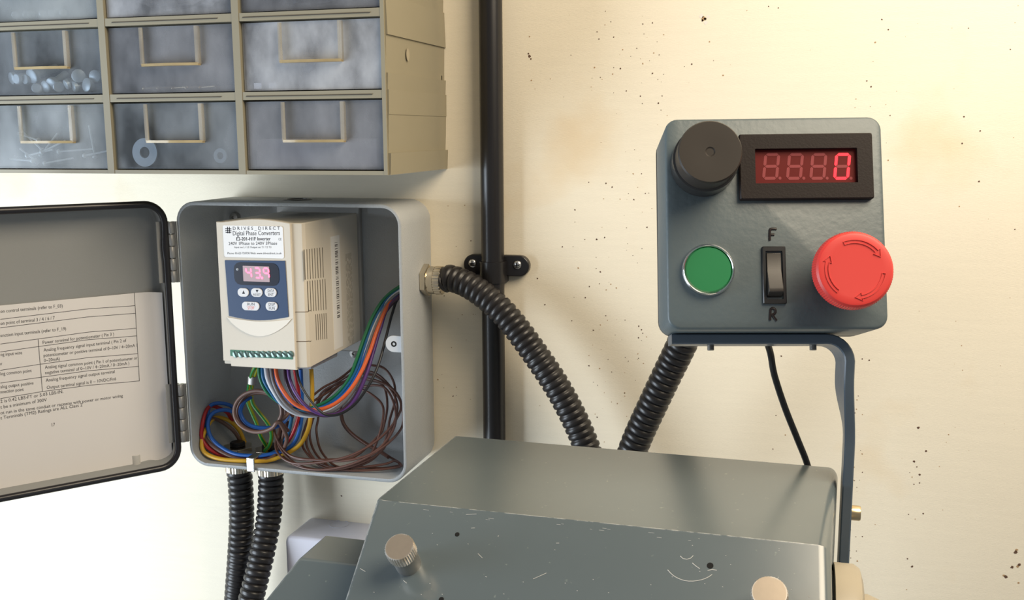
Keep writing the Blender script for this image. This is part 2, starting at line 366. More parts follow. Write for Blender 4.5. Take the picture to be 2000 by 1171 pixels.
for px, r in (((893, 1043), .0013), ((1387, 1104), .0017), ((862, 1170), .0014)):
    fr = frame(onS(*px), sn); t = nb(); lathe(t, fr, [(r*0.2, -0.003), (r, -0.003), (r, 0.00015), (r*0.2, 0.00016)], 16)
    obj('drilled_hole', t, mat('dark_hole', (0.006, 0.006, 0.006), 0.9), mach)
# scratches in the paint (thin raised bare lines)
t = nb()
def scratch(P, wdt=0.00022):
    C = resample(spline([onS(*p)+sn*0.00002 for p in P], 0.002), 0.002)[0]; sweep(t, C, wdt, 5)
k5 = crop(1250, 820, 3.336)
scratch([k5(*p) for p in ((180, 975), (220, 1015), (290, 1045), (360, 1048), (430, 1030), (470, 1005))])
scratch([k5(*p) for p in ((262, 885), (285, 905), (325, 903), (347, 882))]); scratch([k5(*p) for p in ((440, 980), (475, 972), (500, 978))])
scratch([k5(*p) for p in ((340, 930), (370, 955), (390, 968))])
k6 = crop(680, 830, 3.433)
for a, b in (((790, 598), (860, 595)), ((825, 690), (850, 688)), ((1240, 1030), (1330, 990)), ((870, 860), (900, 890)), ((920, 1013), (930, 1017)), ((80, 960), (115, 980)), ((370, 1040), (392, 1058)), ((1395, 790), (1415, 790)), ((1010, 740), (1003, 745))):
    m_ = ((a[0]+b[0])/2, (a[1]+b[1])/2); scratch([k6(*a), k6(*m_), k6(*b)], 0.00018)
for i in range(16):
    x = random.uniform(0, 1); L_ = random.uniform(3, 12); y0 = 985+90*x+random.uniform(0, 10); x0 = 745+870*x
    scratch([(x0, y0), (x0+L_/2, y0+L_*.05), (x0+L_, y0+L_*.1)], 0.00010)
for i in range(30):
    x0, y0 = random.uniform(720, 1600), random.uniform(1010, 1165)
    if y0 < 985+90*(x0-745)/870+8: continue
    scratch([(x0, y0), (x0+1, y0+.3), (x0+2.0, y0+.5)], 0.00016)
obj('paint_scratches', t, mat('bare_scratch', (0.60, 0.60, 0.58), 0.6), mach)['kind'] = 'stuff'
# right-hand end: flange and cream bearing cap
fl0 = V(0.2785, -0.345, 0)
t = nb(); pts = [(-0.375, 1.196), (-0.352, 1.209), (-0.335, 1.209), (-0.33, 0.96), (-0.50, 0.96), (-0.50, 1.13)]
loft(t, [[V(0.274, y, z) for y, z in pts], [V(0.2850, y, z) for y, z in pts]])
obj('end_flange', t, M_mach, mach, bevel=0.0015)
cap = onP((1655, 1112), V(0, -0.36, 0), V(0, 1, 0))
t = nb(); fr = frame(V(0.280, -0.36, cap[2]-0.045), V(1, 0, 0)); lathe(t, fr, [(0.045, 0), (0.045, 0.0105), (0.043, 0.0135), (0.038, 0.0150)], 48)
obj('bearing_cap', t, M_cream, mach)
t = nb(); fr = frame(V(0.294, -0.37, cap[2]-0.058), V(1, 0, 0)); lathe(t, fr, [(0.045, 0), (0.0455, 0.004), (0.043, 0.0105), (0.036, 0.0125)], 48)
obj('outer_cap_ring', t, M_cream, mach)

# ------------------------------------------------------------------ control box on its bracket
yb, tb = YAW-math.radians(3), PIT+math.radians(6)
bn = V(math.sin(yb)*math.cos(tb), -math.cos(yb)*math.cos(tb), math.sin(tb))
bu = np.cross(V(0, 0, 1), bn); bu /= np.linalg.norm(bu); bv = np.cross(bn, bu)
a_ = math.radians(0.35); bu, bv = bu*math.cos(a_)+bv*math.sin(a_), bv*math.cos(a_)-bu*math.sin(a_)
bo = atd(1513.5, 434, 0.585)
BF = (bo, bu, bv, bn)          # frame of the box front face
def bx(x, y, d=0.0):           # pixel -> (u, v) on the plane d in front of the face
    p = onP((x, y), bo+bn*d, bn)-bo; return (float(np.dot(p, bu)), float(np.dot(p, bv)))
W = bx(1728, 434)[0]-bx(1300.5, 434)[0]; H = bx(1513, 227.5)[1]-bx(1513, 640.5)[1]
cbox = thing('control_box', bo-bn*0.03-bv*H/2, 'blue-grey hammered metal control box on bent bracket, with red mushroom button', 'control box')
DB = 0.046
t = nb(); lp = []
for d, s, r in ((0.0, 0.0016, 0.0065), (-0.0005, 0.0005, 0.0072), (-0.0016, 0.0, 0.0075), (-DB, -0.0006, 0.008)):
    lp.append(fr_pts(BF, rr(W-2*s, H-2*s, r, 6), d))
loft(t, lp); obj('body', t, M_paint, cbox, ang=50)
t = nb(); prism(t, BF, rr(W+0.0016, H+0.0016, 0.009, 6), -DB-0.0006, -DB-0.0045); obj('back_plate', t, M_black, cbox, bevel=0.0006)
t = nb(); prism(t, BF, rr(W+0.0004, H+0.0004, 0.0082, 6), -DB+0.0001, -DB-0.0006); obj('lid_gasket', t, M_gasket, cbox)
# speed dial
ku, kv = bx(1373, 321); KF = (bo+bu*ku+bv*kv, bu, bv, bn); R = 0.0174; hk = 0.0300
t = nb(); lathe(t, KF, [(R*1.09, 0.0002), (R*1.07, 0.013), (R*1.0, 0.0138)], 48); kb = obj('dial_knob', t, mat('dial_skirt', (0.025, 0.024, 0.023), 0.22), cbox)
t = nb(); lathe(t, KF, [(R*1.0, 0.0135), (R*1.01, 0.0145), (R*1.01, hk-0.0012), (R*0.97, hk), (R*0.93, hk), (R*0.5, hk-.0002), (R*0.16, hk-.0003), (R*0.12, hk-0.0008), (0.0001, hk-0.0008)], 56)
obj('knob_cap', t, M_knob, kb, ang=30)
# panel meter
def rect_uv(x0, y0, x1, y1, d=0.0):
    a = bx(x0, y0, d); b = bx(x1, y1, d); return a[0], b[1], b[0], a[1]
u0, v0, u1, v1 = rect_uv(1443, 262, 1708, 387, 0.004)
meter_c = ((u0+u1)/2, (v0+v1)/2)
MF = (bo+bu*meter_c[0]+bv*meter_c[1], bu, bv, bn); mw, mh = u1-u0, v1-v0
x0, y0, x1, y1 = rect_uv(1474.5, 290.5, 1676, 356, 0.004); ww, wh = x1-x0, y1-y0; wc = ((x0+x1)/2-meter_c[0], (y0+y1)/2-meter_c[1])
out_ = rr(mw, mh, 0.0010, 2); inn = [(a+wc[0], b+wc[1]) for a, b in rr(ww, wh, 0.0004, 2)]
t = nb(); loft(t, [fr_pts(MF, out_, 0.0), fr_pts(MF, out_, 0.0035), fr_pts(MF, rr(mw-.0012, mh-.0012, .001, 2), 0.0042), fr_pts(MF, inn, 0.0042), fr_pts(MF, inn, 0.0012)], False, False)
meter = obj('meter_bezel', t, M_bezel, cbox, ang=25); meter['label'] = 'black panel meter frame'
t = nb(); prism(t, MF, [(a*1.002, b*1.002) for a, b in inn], 0.0004, 0.0012); win = obj('display_window', t, M_redwin, meter)
k7 = crop(1250, 200, 2.3415)
digs = [(568, 350), (677, 350), (784, 350), (893, 350)]
for i, (cx, cy) in enumerate(digs):
    a = bx(*k7(cx-8, 347), .0012); top = bx(*k7(cx, 238), .0012); w_ = (bx(*k7(cx+55, cy), .0012)[0]-bx(*k7(cx, cy), .0012)[0])
    h_ = top[1]-a[1]; P = seg_polys(a[0]+.0006, a[1], w_*1.08, h_, 0.0017, 0.115)
    lit, dim = nb(), nb()
    for s, p in P.items():
        tgt = lit if (i == 3 and s in SEG['0']) else dim
        prism(tgt, BF, p, 0.0011, 0.00135 if tgt is lit else 0.0013)
    dot = [(a[0]+w_*1.45+q[0], a[1]+q[1]) for q in circ(0.0009, 10)]; prism(dim, BF, dot, 0.0011, 0.0013)
    if i == 3: obj('lit_digit', lit, M_led2, meter, smooth=False)['label'] = 'glowing red zero'
    else: lit.free()
    obj('unlit_digit', dim, M_unlit, meter, smooth=False)
# green push button
gu, gv = bx(1383.5, 526.5, 0.002); GF = (bo+bu*gu+bv*gv, bu, bv, bn); RG = 0.01505
t = nb(); lathe(t, GF, [(RG, 0), (RG, 0.002), (RG*0.97, 0.0034), (RG*0.93, 0.0040), (RG*0.885, 0.0036), (RG*0.87, 0.0015)], 56)
gb = obj('push_button', t, M_chrome, cbox, ang=60); gb['label'] = 'chrome bezel of the green push button'
t = nb(); lathe(t, GF, [(RG*0.865, 0.0005), (RG*0.865, 0.0026), (RG*0.83, 0.0032), (0.0002, 0.0031)], 48); obj('button_cap', t, M_green, gb, ang=40)
# rocker switch
u0, v0, u1, v1 = rect_uv(1488, 481, 1537, 593, 0.0015); sw, sh = u1-u0, v1-v0
SF = (bo+bu*(u0+u1)/2+bv*(v0+v1)/2, bu, bv, bn); iw, ih = sw*0.72, sh*0.84
t = nb(); o_, i_ = rr(sw, sh, 0.0006, 2), rr(iw, ih, 0.0004, 2)
loft(t, [fr_pts(SF, o_, 0), fr_pts(SF, o_, 0.0014), fr_pts(SF, rr(sw-.001, sh-.001, .0006, 2), 0.0020), fr_pts(SF, i_, 0.0020), fr_pts(SF, i_, -0.001)], False, True)
rk = obj('rocker_switch', t, M_black, cbox, ang=25); rk['label'] = 'black rocker switch frame'
prof = [(ih*0.47, -0.0008), (ih*0.46, 0.0012), (ih*0.10, 0.0016), (-ih*0.28, 0.0062), (-ih*0.36, 0.0060), (-ih*0.47, -0.0008)]
t = nb(); loft(t, [[SF[0]+bu*s*iw*0.43+bv*a+bn*b for a, b in prof] for s in (-1, 1)]); obj('rocker', t, M_rock, rk, bevel=0.0003, ang=30)
# emergency stop mushroom
eu, ev = bx(1671.5, 525, 0.030); EF = (bo+bu*eu+bv*ev, bu, bv, bn)
RE = bx(1750, 525, 0.026)[0]-bx(1671.5, 525, 0.026)[0]
t = nb(); lathe(t, EF, [(0.0145, 0), (0.0145, 0.003), (0.0135, 0.004), (0.0115, 0.0042), (0.0115, 0.020)], 40)
es = obj('emergency_stop_button', t, M_black, cbox); es['label'] = 'black collar under the red mushroom head'
n = 192
def kn(r, d, h): return fr_pts(EF, [((r-(d if i % 2 else 0))*math.cos(i/n*6.28319), (r-(d if i % 2 else 0))*math.sin(i/n*6.28319)) for i in range(n)], h)
t = nb(); loft(t, [kn(0.0112, 0, 0.016), kn(RE*0.80, 0, 0.0165), kn(RE*0.97, 0, 0.019), kn(RE, 0.00035, 0.0205), kn(RE, 0.00035, 0.0255), kn(RE*0.965, 0.0001, 0.0278), kn(RE*0.91, 0, 0.0290), kn(RE*0.86, 0, 0.0293), kn(RE*0.70, 0, 0.0292), kn(RE*0.4, 0, 0.0290), kn(0.0004, 0, 0.0290)])
mh_ = obj('mushroom_head', t, M_estop, es, ang=28)
t = nb()   # three twist arrows standing as shallow outlined bands
rA, hb = RE*0.71, RE*0.050
for a0, a1 in ((112, 40), (232, 165), (-8, -78)):
    N = 14; inner, outer = [], []
    for i in range(N+1):
        a = math.radians(a0+(a1-a0)*i/N); inner.append((rA-hb, a)); outer.append((rA+hb, a))
    a_end = math.radians(a1); st = math.radians(a1-15)
    poly = [(r*math.cos(a), r*math.sin(a)) for r, a in outer]+[((rA+hb*2.3)*math.cos(a_end), (rA+hb*2.3)*math.sin(a_end)), (rA*math.cos(st), rA*math.sin(st)), ((rA-hb*2.3)*math.cos(a_end), (rA-hb*2.3)*math.sin(a_end))]+[(r*math.cos(a), r*math.sin(a)) for r, a in reversed(inner)]
    m = len(poly); ctr = V(*np.mean(np.array(poly), axis=0))
    def off(P, e):
        out = []
        for i in range(m):
            p, q, s = np.array(P[i-1]), np.array(P[i]), np.array(P[(i+1) % m]); t1 = q-p; t2 = s-q
            t1 = t1/(np.linalg.norm(t1)+1e-9); t2 = t2/(np.linalg.norm(t2)+1e-9); nn = V(t1[1]+t2[1], -t1[0]-t2[0]); nn /= (np.linalg.norm(nn)+1e-9); out.append(tuple(q+nn*e))
        return out
    sgn = -1 if np.sum([poly[i-1][0]*poly[i][1]-poly[i][0]*poly[i-1][1] for i in range(m)]) > 0 else 1
    o2 = off(poly, 0.0004)
    loft(t, [fr_pts(EF, poly, 0.0291), fr_pts(EF, poly, 0.0297), fr_pts(EF, o2, 0.0297), fr_pts(EF, o2, 0.0291)], closed=True)
obj('twist_arrows', t, M_estop, mh_, smooth=False)
# hand painted letters F and R
k8 = crop(1430, 430, 5.573)
def strokes(name, S, r, lab):
    t = nb()
    for P in S:
        C = resample(spline([bo+bu*bx(*k8(*p))[0]+bv*bx(*k8(*p))[1] for p in P], 0.0004), 0.0004)[0]
        C = np.array([c for c in C]); sweep(t, C, r, 8)
    o = obj(name, t, mat('black_enamel', (0.02, 0.014, 0.013), 0.2), cbox); o['label'] = lab
strokes('painted_letter', [[(408, 218), (408, 160), (410, 100)], [(410, 98), (440, 93), (482, 94)], [(418, 157), (440, 155), (458, 155)]], 0.00078, 'black hand-painted letter F')
strokes('painted_letter', [[(410, 1088), (412, 1030), (416, 970)], [(416, 970), (440, 955), (466, 972), (468, 1005), (445, 1024), (418, 1026)], [(438, 1030), (458, 1060), (482, 1092)]], 0.00078, 'black hand-painted letter R')

# bent flat bar: lies under the box, turns down and twists onto the machine's end
NB0, NB1 = -0.024, -0.046            # depth range of the bar behind the box face
vb = -H/2-0.0008; TH = 0.0060
uL = bx(1312, 655, NB0)[0]; uR = bx(1672, 740, NB0)[0]-TH/2
nc, WD = (NB0+NB1)/2, (NB0-NB1)
secs = []                            # (centre, width dir, thickness dir)
def bp(u, v): return bo+bu*u+bv*v+bn*nc
yv = vb-TH/2; RB = 0.013
for u in (uL, uL+0.0015, uL+0.03, uR-RB-0.02, uR-RB): secs.append((bp(u, yv), -bn, bv))
for i in range(1, 8):
    a = math.radians(90*i/7); secs.append((bp(uR-RB+RB*math.sin(a), yv-RB+RB*math.cos(a)), -bn, bv*math.cos(a)+bu*math.sin(a)))
foot_x = 0.2862+TH/2-0.0005
foot = [V(foot_x, -0.2815, z) for z in (1.262, 1.25, 1.235, 1.215, 1.195, 1.178)]
last = secs[-1][0]; mid1 = last-bv*0.010
path = [last, mid1, foot[0]]
def hs(t): return t*t*(3-2*t)
zs = np.linspace(0, 1, 15)[1:]
for t_ in zs:
    c = last*(1-t_)+foot[0]*t_; lat = hs(min(1, max(0, (t_-0.15)/0.75)))
    base = last+(foot[0]-last)*t_; tgt = V(last[0]*(1-lat)+foot[0][0]*lat, last[1]*(1-lat)+foot[0][1]*lat, base[2])
    w_ = (-bn)*(1-lat)+V(0, 1, 0)*lat; w_ /= np.linalg.norm(w_); th = bu*(1-lat)+V(1, 0, 0)*lat; th = th-w_*np.dot(th, w_); th /= np.linalg.norm(th)
    secs.append((tgt, w_, th))
for f in foot[1:]: secs.append((f, V(0, 1, 0), V(1, 0, 0)))
brk = thing('mounting_bracket', foot[-1], 'bent and twisted flat steel bracket carrying the control box, bolted to the machine end', 'bracket')
loops = []
for c, w_, th in secs:
    c2 = 0.0007
    q = [(WD/2-c2, TH/2), (WD/2, TH/2-c2), (WD/2, -TH/2+c2), (WD/2-c2, -TH/2), (-WD/2+c2, -TH/2), (-WD/2, -TH/2+c2), (-WD/2, TH/2-c2), (-WD/2+c2, TH/2)]
    loops.append([c+w_*a+th*b for a, b in q])
t = nb(); loft(t, loops); obj('bar', t, mat('blue_grey_bar_paint', (0.085, 0.115, 0.15), 0.35, bump=0.15, bscale=120), brk, ang=30)
for px in ((1388, 676), (1588, 681)):
    u = bx(*px, nc)[0]; fr = frame(bp(u, yv-TH/2+0.001), -bv); t = nb()
    pr = []
    for i in range(10): pr += [(0.0019, 0.0004*i), (0.0022, 0.0004*i+0.0002)]
    lathe(t, fr, [(0.0019, -0.001)]+pr+[(0.0017, 0.0042)], 20); obj('screw_end', t, M_zinc, brk, ang=60)
bp_ = onP((1657, 1000), V(0, -0.2815, 0), V(0, 1, 0)); fr = frame(V(foot_x+TH/2-0.0002, -0.2815, bp_[2]), V(1, 0, 0)); t = nb()
lathe(t, fr, [(0.0046, 0), (0.0046, 0.0052), (0.0042, 0.0060), (0.0026, 0.0060), (0.0024, 0.0030)], 32); obj('cap_bolt', t, mat('yellow_zinc', (0.60, 0.47, 0.28), 0.3, 0.9), brk)['label'] = 'brass-coloured cap bolt'

# ------------------------------------------------------------------ black conduits and cables
xc = (onY(940, 420, -0.011)[0]+onY(984, 420, -0.011)[0])/2
t = nb(); lathe(t, frame(V(xc, -0.0115, 0.30), V(0, 0, 1)), [(0.0106, 0), (0.0106, 2.2)], 40)
finish(obj('rigid_conduit', t, M_blackc), 'straight black plastic conduit running up the wall', 'conduit')
zs_ = onY(960, 520, 0)[2]
sad = thing('conduit_saddle', (xc, 0, zs_-0.014), 'black two-screw saddle clamp holding the straight conduit to the wall', 'conduit clamp')
xs0, xs1 = onY(910, 515, 0)[0], onY(1037, 515, 0)[0]; xm = (xs0+xs1)/2
t = nb(); fr = (V(xm, 0, zs_+0.002), V(1, 0, 0), V(0, 0, 1), V(0, -1, 0)); prism(t, fr, rr(xs1-xs0, 0.0195, 0.0097, 8), 0.0, 0.0075); obj('base', t, M_blackc, sad, bevel=0.001)
t = nb(); prof = [(0.0122*math.cos(math.radians(a)), -0.0115-0.0122*math.sin(math.radians(a))) for a in range(0, 181, 12)]
pin = [(x*0.885, (y+0.0115)*0.885-0.0115) for x, y in prof]
ring = [(0.0122, -0.0005)]+prof+[(-0.0122, -0.0005)]; ringi = [(0.0108, -0.0005)]+pin+[(-0.0108, -0.0005)]
lo, hi = zs_-0.0130, zs_+0.0065
loft(t, [[V(xc+x, y, lo) for x, y in ring], [V(xc+x, y, hi) for x, y in ring], [V(xc+x, y, hi) for x, y in ringi], [V(xc+x, y, lo) for x, y in ringi]], closed=True)
obj('strap', t, M_blackc, sad, ang=30)
for px in ((923, 514), (1010, 517)):
    p = onY(*px, -0.0075); fr = frame(V(p[0], -0.0075, p[2]), V(0, -1, 0)); t = nb()
    lathe(t, fr, [(0.0042, -0.001), (0.0042, 0.0003), (0.0030, 0.0014), (0.0004, 0.0019)], 20); sc = obj('screw', t, M_steel, sad, ang=50)
    t = nb(); fbox(t, fr, (-0.0024, -0.0005, 0.0012), (0.0024, 0.0005, 0.00195)); fbox(t, fr, (-0.0005, -0.0024, 0.0012), (0.0005, 0.0024, 0.00195)); obj('cross_slot', t, M_black, sc)

EX1 = -0.0772
gz = onX(828, 546, EX1)[2]; gy = -0.0275
def gland(name, o, ax, label, nutr=0.0150, L=0.0190, inner=True):
    g = thing(name, o, label, 'cable gland'); fr = frame(o, ax); o = np.array(o); ax = fr[3]
    t = nb(); loft(t, [fr_pts(fr, circ(nutr*0.94, 6), 0.0), fr_pts(fr, circ(nutr, 6), 0.0006), fr_pts(fr, circ(nutr, 6), 0.0052), fr_pts(fr, circ(nutr*0.93, 6), 0.0058)]); obj('hex_nut', t, M_brass, g, ang=20)
    t = nb(); lathe(t, fr, [(0.0123, 0.0055), (0.0129, 0.0065), (0.0129, L-0.007)], 36); obj('collar', t, M_brass, g, ang=40)
    n = 60
    def kk(r, h): return fr_pts(fr, [((r-(0.0004 if i % 2 else 0))*math.cos(i/n*6.2832), (r-(0.0004 if i % 2 else 0))*math.sin(i/n*6.2832)) for i in range(n)], h)
    t = nb(); loft(t, [kk(0.0130, L-0.0068), kk(0.0133, L-0.0062), kk(0.0133, L-0.0006), kk(0.0125, L)]); obj('knurled_ring', t, M_brass, g, ang=20)
    if inner:
        t = nb(); loft(t, [fr_pts(fr, circ(0.0155, 6), -0.0036-h) for h in (0.0002, 0.0052)]); obj('lock_nut', t, M_brass, g, ang=20, bevel=0.0004)
    return g
gland('cable_gland', V(EX1, gy, gz), V(1, 0, 0), 'brass cable gland on the right side of the open grey enclosure')
gx1 = EX1+0.0185
P = [V(gx1, gy, gz), onY(880, 543, -0.029), onY(925, 562, -0.034), onY(985, 612, -0.038), onY(1050, 697, -0.040), onY(1100, 775, -0.040), onY(1140, 858, -0.040), onY(1165, 940, -0.045), onY(1175, 1040, -0.06)]
finish(obj('flexible_conduit', corrugated(P), M_flex, ang=80), 'black corrugated conduit arching from the enclosure gland down behind the machine', 'conduit')
P = [onY(1205, 980, -0.085), onY(1238, 873, -0.09), onY(1282, 775, -0.095), onY(1323, 690, -0.10), onY(1362, 610, -0.115), onY(1400, 555, -0.15), onY(1430, 530, -0.19), bo+bu*bx(1440, 520, -0.06)[0]+bv*bx(1440, 520, -0.06)[1]-bn*(DB+0.006)]
finish(obj('flexible_conduit', corrugated(P), M_flex, ang=80), 'black corrugated conduit dropping from behind the control box', 'conduit')
cu = bx(1502, 660, nc)[0]
P = [bo+bu*cu-bv*(H/2-0.001)+bn*(NB1-0.0035), atd(1505, 690, 0.640), atd(1512, 730, 0.643), atd(1533, 795, 0.648), atd(1558, 858, 0.652), atd(1578, 910, 0.655), atd(1598, 990, 0.66)]
finish(obj('thin_cable', tube(P, 0.0021), M_black), 'thin black cable hanging from under the control box', 'cable')

# ------------------------------------------------------------------ grey enclosure with open door
X0, X1, Z0, Z1, YF = -0.3005, EX1, 1.1405, 1.3940, -0.080
ecx, ecz, ew, eh = (X0+X1)/2, (Z0+Z1)/2, X1-X0, Z1-Z0
enc = thing('electrical_enclosure', (ecx, 0, Z0), 'open grey metal electrical enclosure on the wall, full of coloured wires', 'electrical box')
EFr = (V(ecx, 0, ecz), V(1, 0, 0), V(0, 0, 1), V(0, -1, 0))
t = nb(); wt = 0.0036; lp = []
for d, s, r in ((0.0, 0.007, 0.014), (0.0012, 0.0035, 0.0165), (0.004, 0.0010, 0.018), (0.008, 0.0, 0.019), (0.0795, 0.0, 0.019), (0.0804, 0.0010, 0.018), (0.0804, wt-0.0004, 0.0156), (0.0796, wt, 0.0152), (0.006, wt, 0.0152), (0.0035, wt+0.003, 0.013)):
    lp.append(fr_pts(EFr, rr(ew-2*s, eh-2*s, r, 7), d))
loft(t, lp); obj('body', t, M_grey, enc, ang=60)
# open hole in the top, its dark shown by an added black plug
gp = onZ(588, 389, Z1); t = nb(); lathe(t, frame(V(gp[0], -0.040, Z1), V(0, 0, 1)), [(0.0105, -0.0055), (0.0135, -0.005), (0.0135, 0.0004), (0.012, 0.0009), (0.0098, 0.0009), (0.0095, -0.001)], 36)
obj('dark_hole_plug', t, M_gasket, enc, ang=40)
# lug on the right inside
lg = onY(771, 671, -0.0745); t = nb()
lug = [(0.0095, 0.0075), (-0.001, 0.0075)]+[(-0.001+0.0075*math.cos(math.radians(a)), 0.0075*math.sin(math.radians(a))) for a in range(105, 256, 15)]+[(-0.001, -0.0075), (0.0095, -0.0075)]
prism(t, (V(lg[0], -0.0735, lg[2]), V(1, 0, 0), V(0, 0, 1), V(0, -1, 0)), lug, 0, 0.002); lgo = obj('screw_lug', t, mat('white_grey_paint', (0.66, 0.67, 0.68), 0.4), enc, bevel=0.0003)
t = nb(); lathe(t, frame(V(lg[0]-0.0005, -0.0755, lg[2]), V(0, -1, 0)), [(0.0026, -0.001), (0.0026, 0.00025), (0.0014, 0.0003), (0.0012, -0.0006)], 18); obj('lug_hole', t, mat('dark_hole', (0, 0, 0)), lgo)
# door: a shallow tray swung open about 130 degrees
da = math.radians(50.5); hx, hy = -0.3065, -0.0835
dd = V(-math.cos(da), -math.sin(da), 0); dback = V(-math.sin(da), math.cos(da), 0)   # along the door, and to its outside
dface = -dback
DW, DDp = 0.2235, 0.026
DF = (V(hx, hy, ecz)+dd*(DW/2+0.0025), dd, V(0, 0, 1), dface)
t = nb(); lp = []
for d, s, r in ((-DDp, 0.004, 0.016), (-DDp+0.001, 0.0015, 0.018), (-DDp+0.003, 0.0, 0.019), (0.0, 0.0, 0.019), (0.0003, 0.0012, 0.018), (0.0, 0.0024, 0.017), (-DDp+0.004, 0.0026, 0.0168), (-DDp+0.0022, 0.005, 0.015)):
    lp.append(fr_pts(DF, rr(DW-2*s, eh-2*s, r, 7), d))
loft(t, lp); door = obj('door', t, M_door, enc, ang=60); door['label'] = 'open hinged door of the enclosure, inside face showing'
ctr = [p for p in rr(DW-0.0034, eh-0.0034, 0.0175, 8)]
C = [V(*p) for p in fr_pts(DF, ctr, 0.0012)]; n = len(C)
pts_ = []
for i in range(n):
    a, b = C[i], C[(i+1) % n]; m = max(1, int(np.linalg.norm(b-a)/0.004))
    for k in range(m): pts_.append(a+(b-a)*k/m)
t = nb(); loops = []
ctrw = DF[0]
for i, p in enumerate(pts_):
    tg = pts_[(i+1) % len(pts_)]-pts_[i-1]; tg /= np.linalg.norm(tg); o_ = np.cross(tg, dface)
    if np.dot(o_, p-ctrw) < 0: o_ = -o_
    wv = 0.0032
    if np.dot(p-ctrw, dd) < -DW*0.45 and abs(p[2]-1.352) < 0.012: wv *= 1.0+0.25*math.cos((p[2]-1.352)/0.012*math.pi/2)
    loops.append([p+o_*wv*math.cos(a)+dface*0.0028*math.sin(a) for a in np.linspace(0, 2*math.pi, 10, endpoint=False)])
loft(t, loops, closed=True); obj('gasket', t, M_gasket, door, ang=80)['label'] = 'black rubber gasket round the door rim'
# latch stud on the door's bottom wall
zb = Z0+0.0026
sp_ = onZ(266, 905, zb); t = nb(); lathe(t, frame(V(sp_[0], sp_[1], zb), V(0, 0, 1)), [(0.0042, -0.0005), (0.0042, 0.0085), (0.0040, 0.0090), (0.0034, 0.0090), (0.0032, 0.0072)], 24); obj('stud', t, mat('pale_stud', (0.62, 0.61, 0.58), 0.4), door)
# hinges: knuckles and leaves
for zc in (onY(338, 492, -0.083)[2], onY(358, 806, -0.083)[2]):
    Lh = 0.0285*2; fr = frame(V(hx+0.0018, hy, zc-Lh/2), V(0, 0, 1)); t = nb()
    box(t, (hx+0.0018, hy+0.001, zc-Lh/2), (X0+0.0002, hy+0.0035, zc+Lh/2)); fbox(t, (V(hx+0.0018, hy, zc), dd, V(0, 0, 1), dface), (0.0, -Lh/2, -0.0055), (0.012, Lh/2, -0.0035))
    hg = obj('hinge', t, M_hinge, enc)
    for k in range(5):
        t = nb(); z_ = Lh/5*k; lathe(t, fr, [(0.0031, z_+0.0003), (0.0034, z_+0.0006), (0.0034, z_+Lh/5-0.0006), (0.0031, z_+Lh/5-0.0003)], 16); obj('hinge_knuckle', t, M_hinge, hg, ang=50)

# instruction sheet standing in the door tray, bowed
zpb = zb+0.0006
plan = [onZ(*p, zpb) for p in ((337, 899), (300, 897), (250, 895), (200, 896), (160, 902), (80, 919), (0, 936))]
nback = dback
def inside(p):     # keep the sheet within the tray
    q = p-DF[0]; dep = np.dot(q, dface); dep = min(max(dep, -DDp+0.0035), -0.003); al = np.dot(q, dd)
    return DF[0][:2]+dd[:2]*al+dface[:2]*dep
plan = [inside(p) for p in plan]
tail = plan[-1]+(dd[:2]*0.045)
pl = spline([V(p[0], p[1], 0) for p in plan+[tail]], 0.003); pl, qs = resample(pl, 0.002)
ztop = onP((300, 569), V(*pl[8][:2], 0), dface)[2]
sheet = thing('instruction_sheet', (pl[30][0], pl[30][1], zpb), 'printed white instruction page tucked inside the open enclosure door', 'paper')
t = nb(); th = 0.0002
loopf = []
for i, p in enumerate(pl):
    tg = pl[min(i+1, len(pl)-1)]-pl[max(i-1, 0)]; nn = V(-tg[1], tg[0], 0); nn /= np.linalg.norm(nn)
    if np.dot(nn, dface) < 0: nn = -nn
    loopf.append([V(p[0], p[1], zpb), V(p[0], p[1], ztop), V(p[0], p[1], ztop)-nn*th, V(p[0], p[1], zpb)-nn*th])
loft(t, loopf); obj('page', t, M_paper, sheet, ang=60)
def on_sheet(x, y):
    d = ray(x, y); best = None
    for i in range(len(pl)-1):
        a, b = pl[i], pl[i+1]; M_ = np.array([[d[0], -(b-a)[0]], [d[1], -(b-a)[1]]])
        try: tt, s = np.linalg.solve(M_, (a-CAM)[:2])
        except np.linalg.LinAlgError: continue
        if -0.001 <= s <= 1.001 and tt > 0 and (best is None or tt < best[0]): best = (tt, qs[i]+s*(qs[i+1]-qs[i]), (CAM+d*tt)[2])
    return best[1:] if best else None
def sheet_pt(s, z, e=0.0002):
    x = np.interp(s, qs, pl[:, 0]); y = np.interp(s, qs, pl[:, 1]); return V(x, y, z)+dface*e
k9 = crop(0, 560, 4.04)
